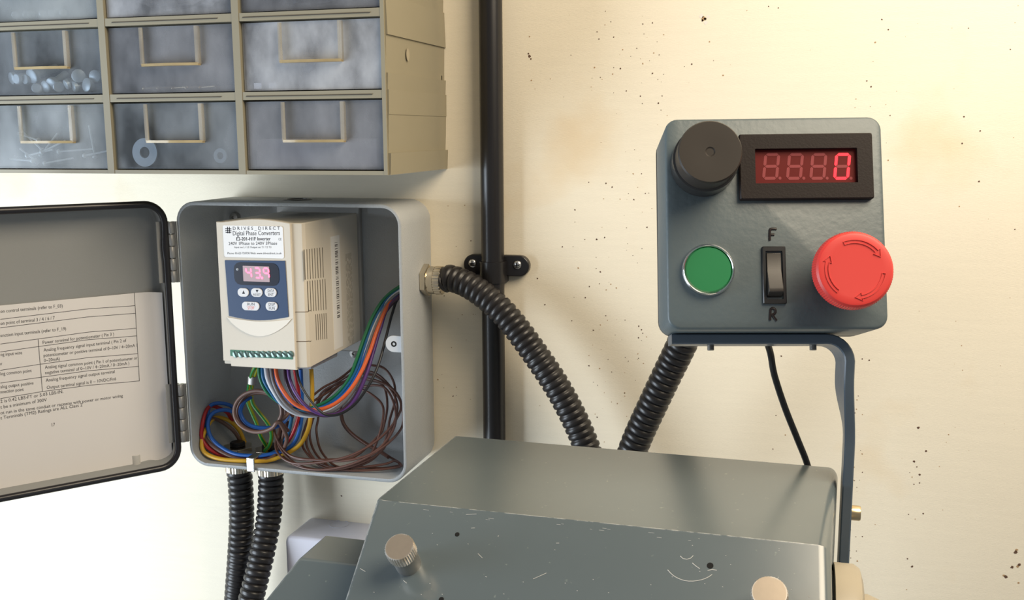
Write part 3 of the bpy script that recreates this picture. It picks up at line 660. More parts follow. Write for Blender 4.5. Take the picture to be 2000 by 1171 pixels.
LINES = [("on control terminals (refer to F_03)", 4, 205, 495, 160), ("on point of terminal 3 / 4 / 6 / 7", 4, 300, 433, 255), ("unction input terminals (refer to F_19)", 4, 395, 522, 340),
 ("Power terminal for potentiometer ( Pin 3 )", 338, 450, 900, 382), ("Analog frequency signal input terminal ( Pin 2 of", 345, 510, 998, 432), ("potentiometer or positive terminal of 0~10V / 4~20mA /", 345, 552, 1082, 470),
 ("0~20mA)", 348, 592, 472, 577), ("og input wire", 4, 545, 175, 530), ("or", 2, 618, 18, 615), ("log common point", 4, 697, 250, 670), ("Analog signal common point ( Pin 1 of potentiometer or", 355, 645, 1085, 570),
 ("negative terminal of 0~10V / 4~20mA / 0~20mA )", 357, 688, 1020, 612), ("alog output positive", 4, 800, 265, 768), ("nnection point", 4, 840, 187, 818), ("Analog frequency signal output terminal", 362, 748, 905, 678),
 ("Output terminal signal is 0 ~ 10VDC/Fn6", 370, 805, 917, 735), ("2 is 0.42 LBS-FT or 5.03 LBS-IN.", 4, 915, 500, 835), ("t be a minimum of 300V", 4, 960, 370, 900),
 ("ot run in the same conduit or raceway with power or motor wiring", 4, 1005, 970, 868), ("t Terminals (TM2) Ratings are ALL Class 2", 4, 1045, 650, 940), ("17", 410, 1100, 435, 1097)]
t = nb()
for s_, ax, ay, bx_, by in LINES:
    a = on_sheet(*k9(ax, ay)); b = on_sheet(*k9(bx_, by)); hh = 0.0030 if s_ != "17" else 0.0032
    if not a or not b: continue
    v, f = text2d(s_); w_ = v[:, 0].max()
    faces_from(t, [sheet_pt(a[0]+(b[0]-a[0])*x/w_, a[1]+(b[1]-a[1])*x/w_+y/0.7*hh) for x, y in v], f)
obj('printed_text', t, M_text, sheet, smooth=False)
t = nb()
def rule(P, wd=0.00022):
    S = [on_sheet(*k9(*p)) for p in P]; S = [s for s in S if s]; lo_, hi_ = [], []
    ver = abs(S[0][0]-S[-1][0]) < abs(S[0][1]-S[-1][1])
    SS = []
    for i in range(len(S)-1):
        for q in range(8): SS.append((S[i][0]+(S[i+1][0]-S[i][0])*q/8, S[i][1]+(S[i+1][1]-S[i][1])*q/8))
    SS.append(S[-1])
    for s, z in SS:
        lo_.append(sheet_pt(s-(wd if ver else 0), z-(0 if ver else wd))); hi_.append(sheet_pt(s+(wd if ver else 0), z+(0 if ver else wd)))
    N = len(lo_); faces_from(t, lo_+hi_, [(i, i+1, N+i+1, N+i) for i in range(N-1)])
for P in ([(2, 255), (700, 172), (1065, 147)], [(2, 322), (700, 235), (1068, 207)], [(2, 450), (300, 410), (700, 355), (1075, 325)], [(2, 512), (300, 470), (700, 415), (1080, 385)], [(2, 657), (310, 610), (700, 556), (1087, 525)], [(2, 757), (320, 712), (700, 660), (1095, 625)], [(2, 880), (330, 825), (700, 775), (1100, 740)], [(1060, 45), (1080, 400), (1100, 740)], [(300, 410), (318, 620), (335, 825)]): rule(P)
obj('table_rules', t, M_text, sheet, smooth=False)

# ------------------------------------------------------------------ inverter inside the enclosure
IX0, IX1, IY, IB = -0.2322, -0.1505, -0.1245, -0.004
IZ0, IZ1 = 1.2535, 1.3800
XE = -0.1610                               # front face ends here, then a narrow cheek
inv = thing('phase_inverter', ((IX0+IX1)/2, IB, IZ0), 'beige single to three phase inverter drive with navy keypad inside the enclosure', 'inverter')
t = nb(); P = [(IX0+0.001, IB+0.0003), (IX0, IY+0.012), (IX0, IY+0.002), (XE+0.0005, IY+0.002), (IX1-0.002, IY+0.004), (IX1, IY+0.0065), (IX1, IB+0.0003)]
loft(t, [[V(x, y, IZ0+0.0025 if y > IY+0.03 else IZ0) for x, y in P], [V(x, y, IZ1) for x, y in P]]); obj('body', t, M_inv, inv, bevel=0.0008)
kI = crop(400, 400, 3.444); iq = lambda x, y, Y=IY: onY(*kI(x, y), Y)
# front cover: bowed top edge
t = nb(); N = 12
zc = lambda x: 0.0030*math.sin(math.pi*min(1, max(0, (x-IX0-0.008)/(XE-IX0-0.008))))
top = [(IX0+(XE-IX0)*i/N, IZ1+zc(IX0+(XE-IX0)*i/N)) for i in range(N+1)]
out_ = [(IX0, IZ0+0.003), (IX0+0.007, IZ0+0.003), (IX0+0.0075, IZ0-0.0015), (XE, IZ0-0.0015)]+top[::-1]
loft(t, [[V(x, IY+0.006, z) for x, z in out_], [V(x, IY+0.0008, z) for x, z in out_], [V(IX0+(x-IX0)*.985+.0005, IY, z-(0.0005 if z > IZ1-.002 else -0.0005)) for x, z in out_]])
obj('front_cover', t, M_inv, inv, ang=30)
def plate(name, P, y0, y1, m, par, **kw):
    t = nb(); loft(t, [[V(p[0], y0, p[2]) for p in P], [V(p[0], y1, p[2]) for p in P]]); return obj(name, t, m, par, **kw)
def rrp(x0, y0, x1, y1, r, fn, n=3):
    a, b = fn(x0, y0), fn(x1, y1); c, d = fn(x1, y0), fn(x0, y1)
    w_ = (abs(b[0]-a[0])+abs(c[0]-d[0]))/2; h_ = (abs(a[2]-d[2])+abs(c[2]-b[2]))/2; cx, cz = (a[0]+b[0]+c[0]+d[0])/4, (a[2]+b[2]+c[2]+d[2])/4
    return [V(cx+p[0], a[1], cz+p[1]) for p in rr(w_, h_, min(r, w_/2-1e-5, h_/2-1e-5), n)]
lab = plate('name_label', rrp(128, 140, 530, 354, 0.0016, iq), IY+0.0002, IY-0.0005, M_lab, inv)
kT = crop(420, 425, 5.447); tq = lambda x, y: onY(*kT(x, y), IY-0.00058)
t = nb(); UZ = V(0, 0, 1)
def tline(s, x0, y0, x1, y1, h, mi=0, wide=None):
    text_on(t, s, tq(x0, y0), tq(x1, y1), h, UZ, mi)
tline("D R I V E S _ D I R E C T", 190, 130, 690, 128, 0.0029)
tline("Digital Phase Converters", 190, 188, 690, 184, 0.0040)
tline("E2-201-H1F Inverter", 228, 243, 590, 240, 0.0029); tline("E2-201-H1F Inverter", 230, 242.5, 592, 239.5, 0.0029)
tline("CE", 675, 240, 706, 240, 0.0020)
tline("240V 1Phase to 240V 3Phase", 145, 290, 660, 288, 0.0029)
tline("Input on L1 L2 Output on T1 T2 T3", 205, 322, 598, 322, 0.0016)
tline("Phone: 01623 720730 Web: www.drivesdirect.co.uk", 133, 388, 708, 388, 0.0018)
# little woven emblem
for (x, y, w_, h_) in ((108, 112, 66, 10), (108, 133, 66, 10), (112, 152, 60, 9), (128, 96, 12, 70), (148, 96, 12, 70)):
    a, b = tq(x, y), tq(x+w_, y+h_); faces_from(t, [a, V(b[0], a[1], a[2]), b, V(a[0], a[1], b[2])], [(0, 1, 2, 3)])
obj('label_print', t, M_ink, lab, smooth=False)
# navy keypad with curved lower edge
arc = [iq(565-(565-165)*i/10, 752-7*i/10+26*math.sin(math.pi*i/10)) for i in range(11)]
pan = plate('keypad_panel', [iq(137, 371), iq(541, 375)]+arc, IY+0.0002, IY-0.0006, M_navy, inv)
cres = [iq(152+(585-152)*i/14, 752+14*i/14+22*math.sin(math.pi*i/14)+1) for i in range(15)]
low = [iq(585-(585-152)*i/14, 766-14*i/14+122*math.sin(math.pi*i/14)**0.8) for i in range(1, 14)]
plate('cover_tab', cres+low, IY+0.0002, IY-0.0009, M_inv2, inv)
plate('display_surround', rrp(198, 388, 500, 540, 0.006, lambda x, y: iq(x, y, IY-0.0006)), IY-0.0004, IY-0.0009, M_navyd, pan)
dsp = plate('display', rrp(259, 411, 435, 515, 0.0004, lambda x, y: iq(x, y, IY-0.0009)), IY-0.0005, IY-0.0013, M_dispg, pan)
p = iq(223, 432); t = nb(); lathe(t, frame(V(p[0], IY-0.0009, p[2]), V(0, -1, 0)), [(0.0012, -0.0003), (0.0012, 0.0002), (0.0007, 0.0005)], 14); obj('indicator_lamp', t, mat('clear_lamp', (0.35, 0.38, 0.42), 0.3), pan)
t = nb()
o0 = iq(282, 487, IY-0.0014); wx = (iq(318, 480)-iq(282, 480))[0]; hz = abs((iq(282, 422)-iq(282, 487))[2]); adv = (iq(345, 480)-iq(282, 480))[0]
for i, ch in enumerate('439'):
    P = seg_polys(o0[0]+adv*i*0.93, o0[2], wx*0.9, hz, 0.0016, -0.05)
    for s in SEG[ch]:
        if not (ch == '9' and s == 'd'): prism(t, (V(0, IY-0.0013, 0), V(1, 0, 0), V(0, 0, 1), V(0, -1, 0)), P[s], -0.0001, 0.00015)
prism(t, (V(o0[0]+adv*1.62, IY-0.0013, o0[2]), V(1, 0, 0), V(0, 0, 1), V(0, -1, 0)), circ(0.0012, 10), -0.0001, 0.00015)
obj('lit_digits', t, M_led, dsp, smooth=False)['label'] = 'glowing red digits 43.9'
btn = [((245, 748, 361, 838), ["^"]), ((387, 748, 507, 840), ["v", "RESET"]), ((533, 748, 656, 841), ["DATA", "ENT"]), ((291, 893, 474, 984), ["RUN", "STOP"]), ((543, 894, 667, 988), ["DSP", "FUN"])]
bq = lambda x, y: onY(*kT(x, y), IY-0.0006)
for (x0, y0, x1, y1), tx in btn:
    b_ = plate('key', rrp(x0, y0, x1, y1, 0.0036, bq, 6), IY-0.0004, IY-0.0016, mat('white_key', (0.78, 0.78, 0.80), 0.4), pan, bevel=0.0003)
    t = nb(); cx, cy, ww_ = (x0+x1)/2, (y0+y1)/2, x1-x0; qq = lambda x, y: onY(*kT(x, y), IY-0.00165)
    tri = {'^': [(-16, 16), (16, 16), (0, -22)], 'v': [(-16, -28), (16, -28), (0, 4)]}
    if tx[0] in tri:
        faces_from(t, [qq(cx+a, cy+b) for a, b in tri[tx[0]]], [(0, 1, 2)])
        if len(tx) > 1: text_on(t, tx[1], qq(cx-40, cy+34), qq(cx+40, cy+34), 0.0018, UZ)
    else:
        hw = 34 if ww_ < 150 else 38
        text_on(t, tx[0], qq(cx-hw, cy-6), qq(cx+hw, cy-6), 0.0024, UZ); text_on(t, tx[1], qq(cx-hw+4, cy+36), qq(cx+hw-4, cy+36), 0.0024, UZ, 1 if tx[1] == 'STOP' else 0)
        a, b = qq(cx-hw-12, cy), qq(cx+hw+12, cy+2.5); faces_from(t, [a, V(b[0], a[1], a[2]), b, V(a[0], a[1], b[2])], [(0, 1, 2, 3)], 1 if tx[1] == 'STOP' else 0)
    obj('key_print', t, None, b_, smooth=False, mats=[M_ink, M_inkred])
# terminal strip in a slot
tb_ = plate('terminal_block', rrp(173, 984, 592, 1026, 0.0003, iq), IY+0.003, IY-0.0003, M_term, inv)
for i in range(11):
    p = iq(208+37*i, 1003); t = nb(); fr = frame(V(p[0], IY-0.0003, p[2]), V(0, -1, 0)); lathe(t, fr, [(0.0030, -0.0004), (0.0030, 0.0002), (0.0022, 0.0005)], 14)
    s = obj('terminal_screw', t, mat('screw_zinc', (0.20, 0.30, 0.26), 0.35, 0.6), tb_); t = nb(); a = random.uniform(0.3, 1.2); e1 = fr[1]*math.cos(a)+fr[2]*math.sin(a); e2_ = np.cross(fr[3], e1)
    fbox(t, (fr[0], e1, e2_, fr[3]), (-0.0030, -0.0008, 0.0002), (0.0030, 0.0008, 0.00060)); obj('slot', t, mat('dark_green_slot', (0.01, 0.04, 0.03), 0.6), s)
# right side: seams, vents, label, mounting screws
sd = lambda x, y, e=0.0: onX(*kI(x, y), IX1+e)
def spatch(t, P, e0=-0.0003, e1=0.00012, mi=0):
    loft(t, [[V(IX1+e0, p[1], p[2]) for p in P], [V(IX1+e1, p[1], p[2]) for p in P]], mi=mi)
t = nb()
for a, b, off_ in (((598, 728), (712, 706), 3), ((606, 930), (716, 912), 3)):
    y_a = sd(*a); y_b = sd(*b)
    ya = max(y_a[1], IY+0.0066); spatch(t, [V(0, ya, y_b[2]), V(0, y_b[1], y_b[2]), V(0, y_b[1], y_b[2]-0.0006), V(0, ya, y_b[2]-0.0006)])
for rx0, rx1, ry0, ry1, cnt in ((668, 790, 300, 500, 8), (690, 808, 512, 715, 8), (745, 815, 735, 905, 6)):
    for i in range(cnt):
        x = rx0+(rx1-rx0)*i/(cnt-1); a = sd(x, ry0-(x-rx0)*.12); b = sd(x+14, ry1-(x-rx0)*.12); hw = 0.00055
        spatch(t, [V(0, a[1]-hw, a[2]), V(0, a[1]+hw, a[2]), V(0, a[1]+hw, b[2]), V(0, a[1]-hw, b[2])])
t2 = nb()
for py in (730, 930):
    zz = onX(*kI(715, py-20), IX1)[2]; lp = []
    for dz in (0.0003, -0.0003): lp.append([V(XE+0.0005, IY+0.0018, zz+dz), V(IX1-0.002, IY+0.00385, zz+dz), V(IX1+0.00015, IY+0.0063, zz+dz), V(IX1-0.001, IY+0.008, zz+dz), V(XE+0.0005, IY+0.004, zz+dz)])
    loft(t2, lp); obj('cover_seam', t2, mat('seam_brown', (0.20, 0.15, 0.10), 0.7), inv, smooth=False); t2 = nb()
obj('vent_slots', t, mat('vent_shadow', (0.13, 0.11, 0.08), 0.7), inv, smooth=False)['kind'] = 'stuff'
a, b, c, d = sd(838, 212), sd(897, 206), sd(935, 950), sd(878, 968)
ya, yb_ = (a[1]+d[1])/2, (b[1]+c[1])/2; zt_, zb_ = (a[2]+b[2])/2, (c[2]+d[2])/2
t = nb(); spatch(t, [V(0, ya, zt_), V(0, yb_, zt_), V(0, yb_, zb_), V(0, ya, zb_)], -0.0002, 0.0003); sl = obj('serial_label', t, mat('off_white_label', (0.80, 0.78, 0.74), 0.5), inv, smooth=False)
t = nb(); zz = zt_-0.006; rnd = random.Random(3)
while zz > zt_-(zt_-zb_)*0.72:
    h_ = rnd.choice((0.0004, 0.0006, 0.0010)); f0, f1 = (0.42, 0.74); spatch(t, [V(0, ya+(yb_-ya)*f0, zz), V(0, ya+(yb_-ya)*f1, zz), V(0, ya+(yb_-ya)*f1, zz-h_), V(0, ya+(yb_-ya)*f0, zz-h_)], 0.0002, 0.00036); zz -= h_+rnd.choice((0.0005, 0.0008, 0.0016))
obj('barcode_print', t, mat('grey_ink', (0.10, 0.09, 0.085), 0.7), sl, smooth=False)
t = nb(); rp0, rp1 = sd(945, 330), sd(1000, 900)
for i in range(9):
    y_ = rp0[1]+(rp1[1]-rp0[1])*i/8; z_ = rp0[2]; 
    while z_ > rp1[2]:
        L_ = rnd.uniform(0.002, 0.007); spatch(t, [V(0, y_, z_), V(0, y_+.0010, z_), V(0, y_+.0010, z_-L_), V(0, y_, z_-L_)], -0.0001, 0.0001); z_ -= L_+rnd.uniform(0.001, 0.004)
obj('rating_plate_print', t, mat('faint_ink', (0.50, 0.45, 0.37), 0.7), inv, smooth=False)['kind'] = 'stuff'
for px in ((953, 100), (1000, 1000), (190, 85)):
    p = iq(*px, -0.010); t = nb(); fr = frame(V(p[0], IB-0.001, p[2]), V(0, -1, 0)); lathe(t, fr, [(0.0050, -0.001), (0.0050, 0.001), (0.0044, 0.0045), (0.0015, 0.0055), (0.001, 0.004)], 20); obj('mounting_screw', t, M_zinc, inv, ang=50)
t = nb(); box(t, (IX0-0.003, IB-0.006, IZ0-0.009), (IX1+0.003, IB+0.0003, IZ1+0.006)); obj('mounting_plate', t, mat('grey_aluminium', (0.36, 0.35, 0.33), 0.5, 0.3), inv, bevel=0.001)
t = nb(); box(t, (IX0+0.012, IY+0.02, IZ0-0.0050), (IX1-0.006, IY+0.075, IZ0+0.004)); obj('power_terminals', t, mat('grey_terminal', (0.33, 0.32, 0.34), 0.5), inv, bevel=0.0008)

# ------------------------------------------------------------------ wires
kW = crop(350, 690, 4.2553)
def wire(P, col, r, label, name='wire', cat='wire', group=None, smoothstep=0.0025):
    Q = []
    for p in P:
        if len(p) == 2: Q.append(p[1] if isinstance(p[1], np.ndarray) else p)
        else:
            q = onY(*kW(p[0], p[1]), p[2])
            q[0] = min(max(q[0], X0+wt+r+0.0006), X1-wt-r-0.0006); q[2] = max(q[2], Z0+wt+r+0.0006); q[1] = min(q[1], -0.0075-r)
            Q.append(q)
    m = mat('wire_'+col, WC[col], 0.38)
    return finish(obj(name, tube(Q, r, smoothstep, 9), m, ang=80), label, cat, group)
WC = dict(green=(0.015, 0.17, 0.07), teal=(0.01, 0.12, 0.28), blue=(0.02, 0.13, 0.50), white=(0.62, 0.64, 0.68), grey=(0.21, 0.20, 0.205), orange=(0.72, 0.13, 0.035), violet=(0.09, 0.03, 0.17),
          plum=(0.055, 0.022, 0.045), black=(0.012, 0.012, 0.014), red=(0.42, 0.018, 0.022), yellow=(0.74, 0.42, 0.03), brown=(0.115, 0.052, 0.038), cocoa=(0.17, 0.095, 0.075), lime=(0.50, 0.50, 0.03))
TB = -0.096
def top_end(dx, dz, yo): return ('g', V(EX1-0.0045, gy+yo, gz+dz))
gup = lambda i: [(1590+i*12, -60, -0.060), (1660+i*12, -230, -0.050), (1740+i*8, -400, -0.040), (1810+i*4, -520, -0.033)]
R1 = 0.00165
def end(i): return ('e', V(EX1-0.0048, gy+(-0.006+0.0024*(i % 5)), gz+0.004-0.004*(i//5)-0.0012*(i % 5)))
wire([(664, 100, TB), (668, 190, -0.099), (715, 300, -0.098), (800, 385, -0.094), (930, 455, -0.088), (1060, 460, -0.082), (1180, 420, -0.078), (1300, 345, -0.075), (1410, 210, -0.072), (1470, 60, -0.066)]+[(1540, -140, -0.056), (1620, -330, -0.046), (1740, -490, -0.036), end(0)], 'green', R1, 'green wire looping from the inverter to the side gland')
wire([(690, 100, TB), (700, 210, -0.100), (765, 325, -0.098), (850, 420, -0.094), (980, 475, -0.088), (1110, 470, -0.083), (1240, 420, -0.080), (1350, 330, -0.076), (1450, 190, -0.071), (1505, 50, -0.064), (1575, -150, -0.055), (1660, -340, -0.045), (1770, -490, -0.035), end(1)], 'teal', R1, 'dark blue wire just right of the green wire, looping to the side gland')
wire([(718, 100, TB), (738, 220, -0.102), (800, 340, -0.102), (870, 435, -0.098), (940, 485, -0.094), (1030, 512, -0.088), (1150, 508, -0.084), (1290, 450, -0.080), (1420, 310, -0.074), (1500, 130, -0.066), (1560, -60, -0.058), (1640, -260, -0.049), (1750, -450, -0.037), end(2)], 'white', 0.0020, 'white wire leaving the inverter, brightest of the looping bundle')
wire([(760, 100, TB), (785, 240, -0.1035), (850, 370, -0.1035), (945, 465, -0.100), (1060, 508, -0.095), (1180, 505, -0.090), (1310, 455, -0.086), (1440, 320, -0.079), (1525, 130, -0.070), (1585, -80, -0.060), (1660, -280, -0.050), (1765, -455, -0.038), end(3)], 'grey', R1, 'grey wire beside the white wire in the looping bundle')
wire([(790, 110, -0.092), (805, 210, -0.094), (850, 300, -0.094), (920, 395, -0.090), (1000, 450, -0.086), (1120, 462, -0.084), (1260, 425, -0.082), (1390, 320, -0.077), (1480, 180, -0.071), (1545, 20, -0.063), (1610, -170, -0.053), (1700, -380, -0.042), end(4)], 'blue', R1, 'bright blue wire behind the orange wire')
wire([(800, 100, -0.101), (815, 200, -0.106), (865, 310, -0.107), (950, 410, -0.105), (1060, 462, -0.103), (1190, 460, -0.100), (1320, 400, -0.095), (1430, 290, -0.088), (1520, 140, -0.078), (1590, -30, -0.068), (1640, -180, -0.059), (1720, -370, -0.045), (1810, -490, -0.034), end(5)], 'orange', 0.0018, 'orange wire sweeping from the inverter to the side gland')
wire([(880, 110, -0.096), (892, 230, -0.100), (950, 360, -0.100), (1050, 465, -0.098), (1170, 512, -0.094), (1300, 500, -0.090), (1430, 400, -0.083), (1530, 220, -0.075), (1590, 20, -0.065), (1650, -180, -0.055), (1740, -380, -0.043), end(6)], 'plum', R1, 'dark plum wire between the orange and violet wires')
wire([(905, 100, -0.102), (918, 210, -0.107), (970, 330, -0.109), (1055, 435, -0.108), (1150, 492, -0.106), (1260, 512, -0.102), (1370, 480, -0.096), (1470, 370, -0.088), (1550, 190, -0.078), (1610, 0, -0.067), (1670, -200, -0.055), (1750, -400, -0.042), end(7)], 'violet', R1, 'violet wire sweeping under the orange wire')
wire([(968, 100, -0.100), (1000, 240, -0.108), (1070, 365, -0.111), (1150, 460, -0.112), (1230, 512, -0.110), (1340, 500, -0.106), (1450, 430, -0.100), (1540, 320, -0.094), (1615, 190, -0.086), (1670, 50, -0.076), (1715, -120, -0.064), (1770, -330, -0.048), (1830, -470, -0.036), end(8)], 'black', 0.0013, 'thin black wire hanging lowest and rightmost of the bundle')
wire([(960, 130, -0.070), (985, 280, -0.066), (998, 400, -0.062), (990, 530, -0.058), (950, 650, -0.056), (890, 745, -0.056), (790, 830, -0.058), (600, 872, -0.062), (400, 862, -0.066), (260, 800, -0.068), (160, 700, -0.068), (108, 590, -0.066), (120, 490, -0.060), (190, 438, -0.052), (300, 440, -0.044), (400, 490, -0.036), (440, 560, -0.030)], 'red', 0.0019, 'red wire curled along the left bottom corner of the enclosure')
wire([(1010, 130, -0.060), (1018, 330, -0.056), (1018, 520, -0.054), (990, 670, -0.056), (930, 770, -0.060), (820, 822, -0.064), (650, 848, -0.068), (470, 835, -0.069), (340, 770, -0.066), (262, 690, -0.064), (238, 590, -0.062), (268, 505, -0.058), (340, 470, -0.052), (430, 476, -0.046), (520, 530, -0.038)], 'blue', 0.0019, 'blue wire with the small inner curl at the enclosure bottom left')
wire([(520, 560, -0.030), (440, 440, -0.038), (320, 412, -0.046), (210, 440, -0.052), (148, 530, -0.056), (150, 640, -0.060), (210, 740, -0.062), (330, 810, -0.063), (520, 852, -0.063), (700, 858, -0.060)], 'blue', 0.0019, 'blue wire with the large outer curl beside the red wire')
wire([(1097, 130, -0.050), (1105, 320, -0.050), (1092, 520, -0.052), (1068, 640, -0.055), (1000, 760, -0.060), (880, 838, -0.064), (740, 888, -0.069), (560, 902, -0.073), (340, 890, -0.074), (205, 815, -0.072), (122, 705, -0.068), (128, 620, -0.060), (200, 550, -0.050), (320, 530, -0.040), (420, 560, -0.032), (500, 640, -0.026), (545, 740, -0.024)], 'yellow', 0.0021, 'thick yellow wire curled along the enclosure floor')
wire([(880, 400, -0.050), (885, 560, -0.052), (850, 740, -0.058), (790, 850, -0.066), (680, 888, -0.070), (500, 878, -0.071), (330, 805, -0.068), (215, 700, -0.063), (188, 610, -0.058), (235, 540, -0.050), (340, 560, -0.040), (450, 640, -0.032), (510, 730, -0.027)], 'cocoa', 0.0019, 'light brown wire between the red and blue curls at bottom left')
def ell(cx, cy, rx, ry, y, a0, a1, n, dy=0.0, tilt=0.0):
    out = []
    for i in range(n+1):
        a = math.radians(a0+(a1-a0)*i/n); x_, z_ = rx*math.cos(a), ry*math.sin(a)
        out.append((cx+x_*math.cos(tilt)-z_*math.sin(tilt), cy+x_*math.sin(tilt)+z_*math.cos(tilt), y+dy*i/n))
    return out
wire([(870, 800, -0.062), (893, 690, -0.074)]+ell(655, 480, 198, 172, -0.088, 30, 390, 20, 0.003)+[(905, 500, -0.074), (935, 420, -0.066)], 'cocoa', 0.0019, 'light brown wire coiled in a ring below the keypad')
wire([(945, 520, -0.060), (850, 380, -0.070)]+ell(668, 485, 185, 160, -0.079, -40, -330, 16, -0.002)+[(905, 640, -0.064)], 'brown', 0.0017, 'dark brown wire coiled inside the light brown ring')
wire([(600, 360, -0.072), (540, 400, -0.078), (508, 480, -0.081), (540, 560, -0.082), (610, 605, -0.082), (700, 618, -0.080), (800, 610, -0.076), (880, 560, -0.068), (920, 470, -0.06)], 'blue', 0.0019, 'blue wire curled inside the light brown ring')
wire([(960, 300, -0.055), (950, 450, -0.055), (930, 560, -0.056), (900, 680, -0.058), (830, 790, -0.056), (720, 850, -0.054)], 'teal', 0.0018, 'dark blue wire dropping behind the dark brown strands')
for i, (P, lb) in enumerate(((([(640, 100, -0.080), (612, 150, -0.078), (592, 220, -0.074), (578, 300, -0.068), (572, 400, -0.064), (610, 500, -0.062), (648, 590, -0.060), (675, 680, -0.056), (715, 750, -0.048), (735, 800, -0.042)]), 'green and yellow earth wire hanging on the left'),
                             ((([(660, 100, -0.078), (635, 160, -0.076), (612, 230, -0.071), (600, 320, -0.066), (610, 410, -0.064), (650, 470, -0.063), (710, 545, -0.062), (752, 610, -0.060), (768, 690, -0.056), (748, 770, -0.050), (700, 815, -0.044)])), 'green and yellow earth wire hanging on the right'))):
    e = wire(P, 'green' if False else 'lime', 0.0019, lb, 'earth_wire')
    Q = [onY(*kW(*p[:2]), p[2]) for p in P]; C = resample(spline(Q, 0.002), 0.002)[0]; T = np.gradient(C, axis=0); T /= np.linalg.norm(T, axis=1)[:, None]
    loops = []                       # green stripe running along the wire
    u = np.cross(T[0], [0, 1, 0]); u /= np.linalg.norm(u)
    for j in range(len(C)):
        u = u-T[j]*np.dot(u, T[j]); u /= np.linalg.norm(u); v_ = np.cross(T[j], u); ph = 0.5*math.sin(j*0.09+i*2)+(0.4 if i else 0)
        an = np.linspace(0.7+ph, 1.9+ph, 6); sg = 1 if np.dot(v_, V(0, -1, 0)) > 0 else -1
        loops.append([C[j]+(u*math.cos(a)+sg*v_*math.sin(a))*0.00205 for a in an]+[C[j]+(u*math.cos(a)+sg*v_*math.sin(a))*0.0016 for a in an[::-1]])
    t = nb(); loft(t, loops); obj('green_stripe', t, mat('stripe_green', (0.015, 0.22, 0.035), 0.38), e)
# long brown coil on the right: several turns, plus a few strands
RBW = 0.00115
coil = [[(860, 470, -0.050), (830, 640, -0.056), (800, 770, -0.064), (850, 860, -0.072), (960, 912, -0.077), (1150, 905, -0.079), (1400, 855, -0.078), (1620, 740, -0.072), (1775, 590, -0.062), (1845, 440, -0.050), (1800, 320, -0.040), (1680, 240, -0.032), (1520, 205, -0.026), (1350, 240, -0.024), (1180, 330, -0.026), (1120, 520, -0.030), (1085, 650, -0.036), (1100, 760, -0.044), (1150, 850, -0.054), (1240, 940, -0.066)],
        [(890, 500, -0.046), (850, 660, -0.050), (815, 790, -0.060), (900, 890, -0.070), (1050, 965, -0.077), (1250, 960, -0.078), (1480, 900, -0.077), (1690, 780, -0.072), (1820, 660, -0.062), (1862, 560, -0.052), (1840, 400, -0.042), (1760, 280, -0.032), (1640, 170, -0.026), (1500, 150, -0.022), (1330, 230, -0.020), (1170, 380, -0.022), (1155, 540, -0.026), (1140, 640, -0.032), (1175, 800, -0.042), (1280, 940, -0.060), (1400, 975, -0.068)],
        [(905, 560, -0.044), (880, 700, -0.050), (860, 790, -0.062), (960, 870, -0.072), (1150, 885, -0.076), (1380, 890, -0.078), (1600, 830, -0.075), (1740, 700, -0.068), (1800, 560, -0.060), (1780, 400, -0.050), (1700, 280, -0.042), (1560, 270, -0.034), (1430, 320, -0.028), (1350, 430, -0.024), (1350, 540, -0.024), (1420, 650, -0.026), (1580, 770, -0.034), (1760, 865, -0.046), (1840, 915, -0.056), (1830, 940, -0.062), (1640, 965, -0.069), (1420, 975, -0.072), (1200, 945, -0.070), (1070, 840, -0.060), (1020, 740, -0.050), (1050, 600, -0.040), (1110, 450, -0.032)],
        [(1590, 95, -0.034), (1700, 120, -0.030), (1780, 230, -0.032), (1795, 380, -0.040), (1750, 550, -0.050), (1720, 700, -0.058), (1640, 850, -0.064), (1500, 930, -0.068), (1330, 960, -0.070), (1150, 900, -0.066), (1060, 770, -0.054), (1075, 640, -0.044), (1130, 480, -0.034), (1300, 290, -0.026), (1450, 180, -0.024)],
        [(1500, 290, -0.030), (1600, 340, -0.034), (1690, 430, -0.044), (1690, 560, -0.054), (1640, 740, -0.062), (1560, 880, -0.068), (1420, 950, -0.070), (1700, 920, -0.064), (1790, 890, -0.058), (1835, 925, -0.054), (1700, 955, -0.058), (1500, 940, -0.062)]]
coil += [[(1470, 160, -0.028), (1640, 190, -0.026), (1760, 300, -0.034), (1815, 450, -0.046), (1760, 640, -0.058), (1690, 800, -0.066), (1530, 900, -0.072), (1300, 965, -0.075), (1080, 955, -0.076), (920, 880, -0.072), (820, 740, -0.062), (850, 600, -0.052), (870, 480, -0.046)],
         [(1540, 210, -0.020), (1690, 260, -0.024), (1730, 420, -0.036), (1700, 600, -0.048), (1650, 690, -0.054), (1450, 860, -0.066), (1250, 880, -0.072), (1080, 880, -0.074), (930, 850, -0.072), (840, 760, -0.064), (790, 640, -0.056), (815, 560, -0.05)],
         [(1110, 350, -0.040), (1200, 280, -0.034), (1330, 210, -0.028), (1450, 110, -0.024), (1500, 20, -0.020)], [(1105, 400, -0.046), (1220, 330, -0.040), (1380, 230, -0.032), (1480, 130, -0.026), (1540, 20, -0.022)]]
names = ['dark brown wire making the front turn of the coil at enclosure bottom right', 'dark brown wire making the widest turn of the coil at bottom right', 'dark brown wire with its loose end in the enclosure bottom right corner', 'dark brown wire of the coil passing nearest the side gland wires', 'dark brown wire of the coil with the tightest right-hand turn', 'dark brown wire of the coil sweeping lowest along the enclosure floor', 'dark brown wire of the coil passing under the front turn', 'dark brown strand rising behind the inverter, upper one of two', 'dark brown strand rising behind the inverter, lower one of two']
for P, lb in zip(coil, names): wire(P, 'brown', RBW, lb, group='brown wires coiled in the enclosure')
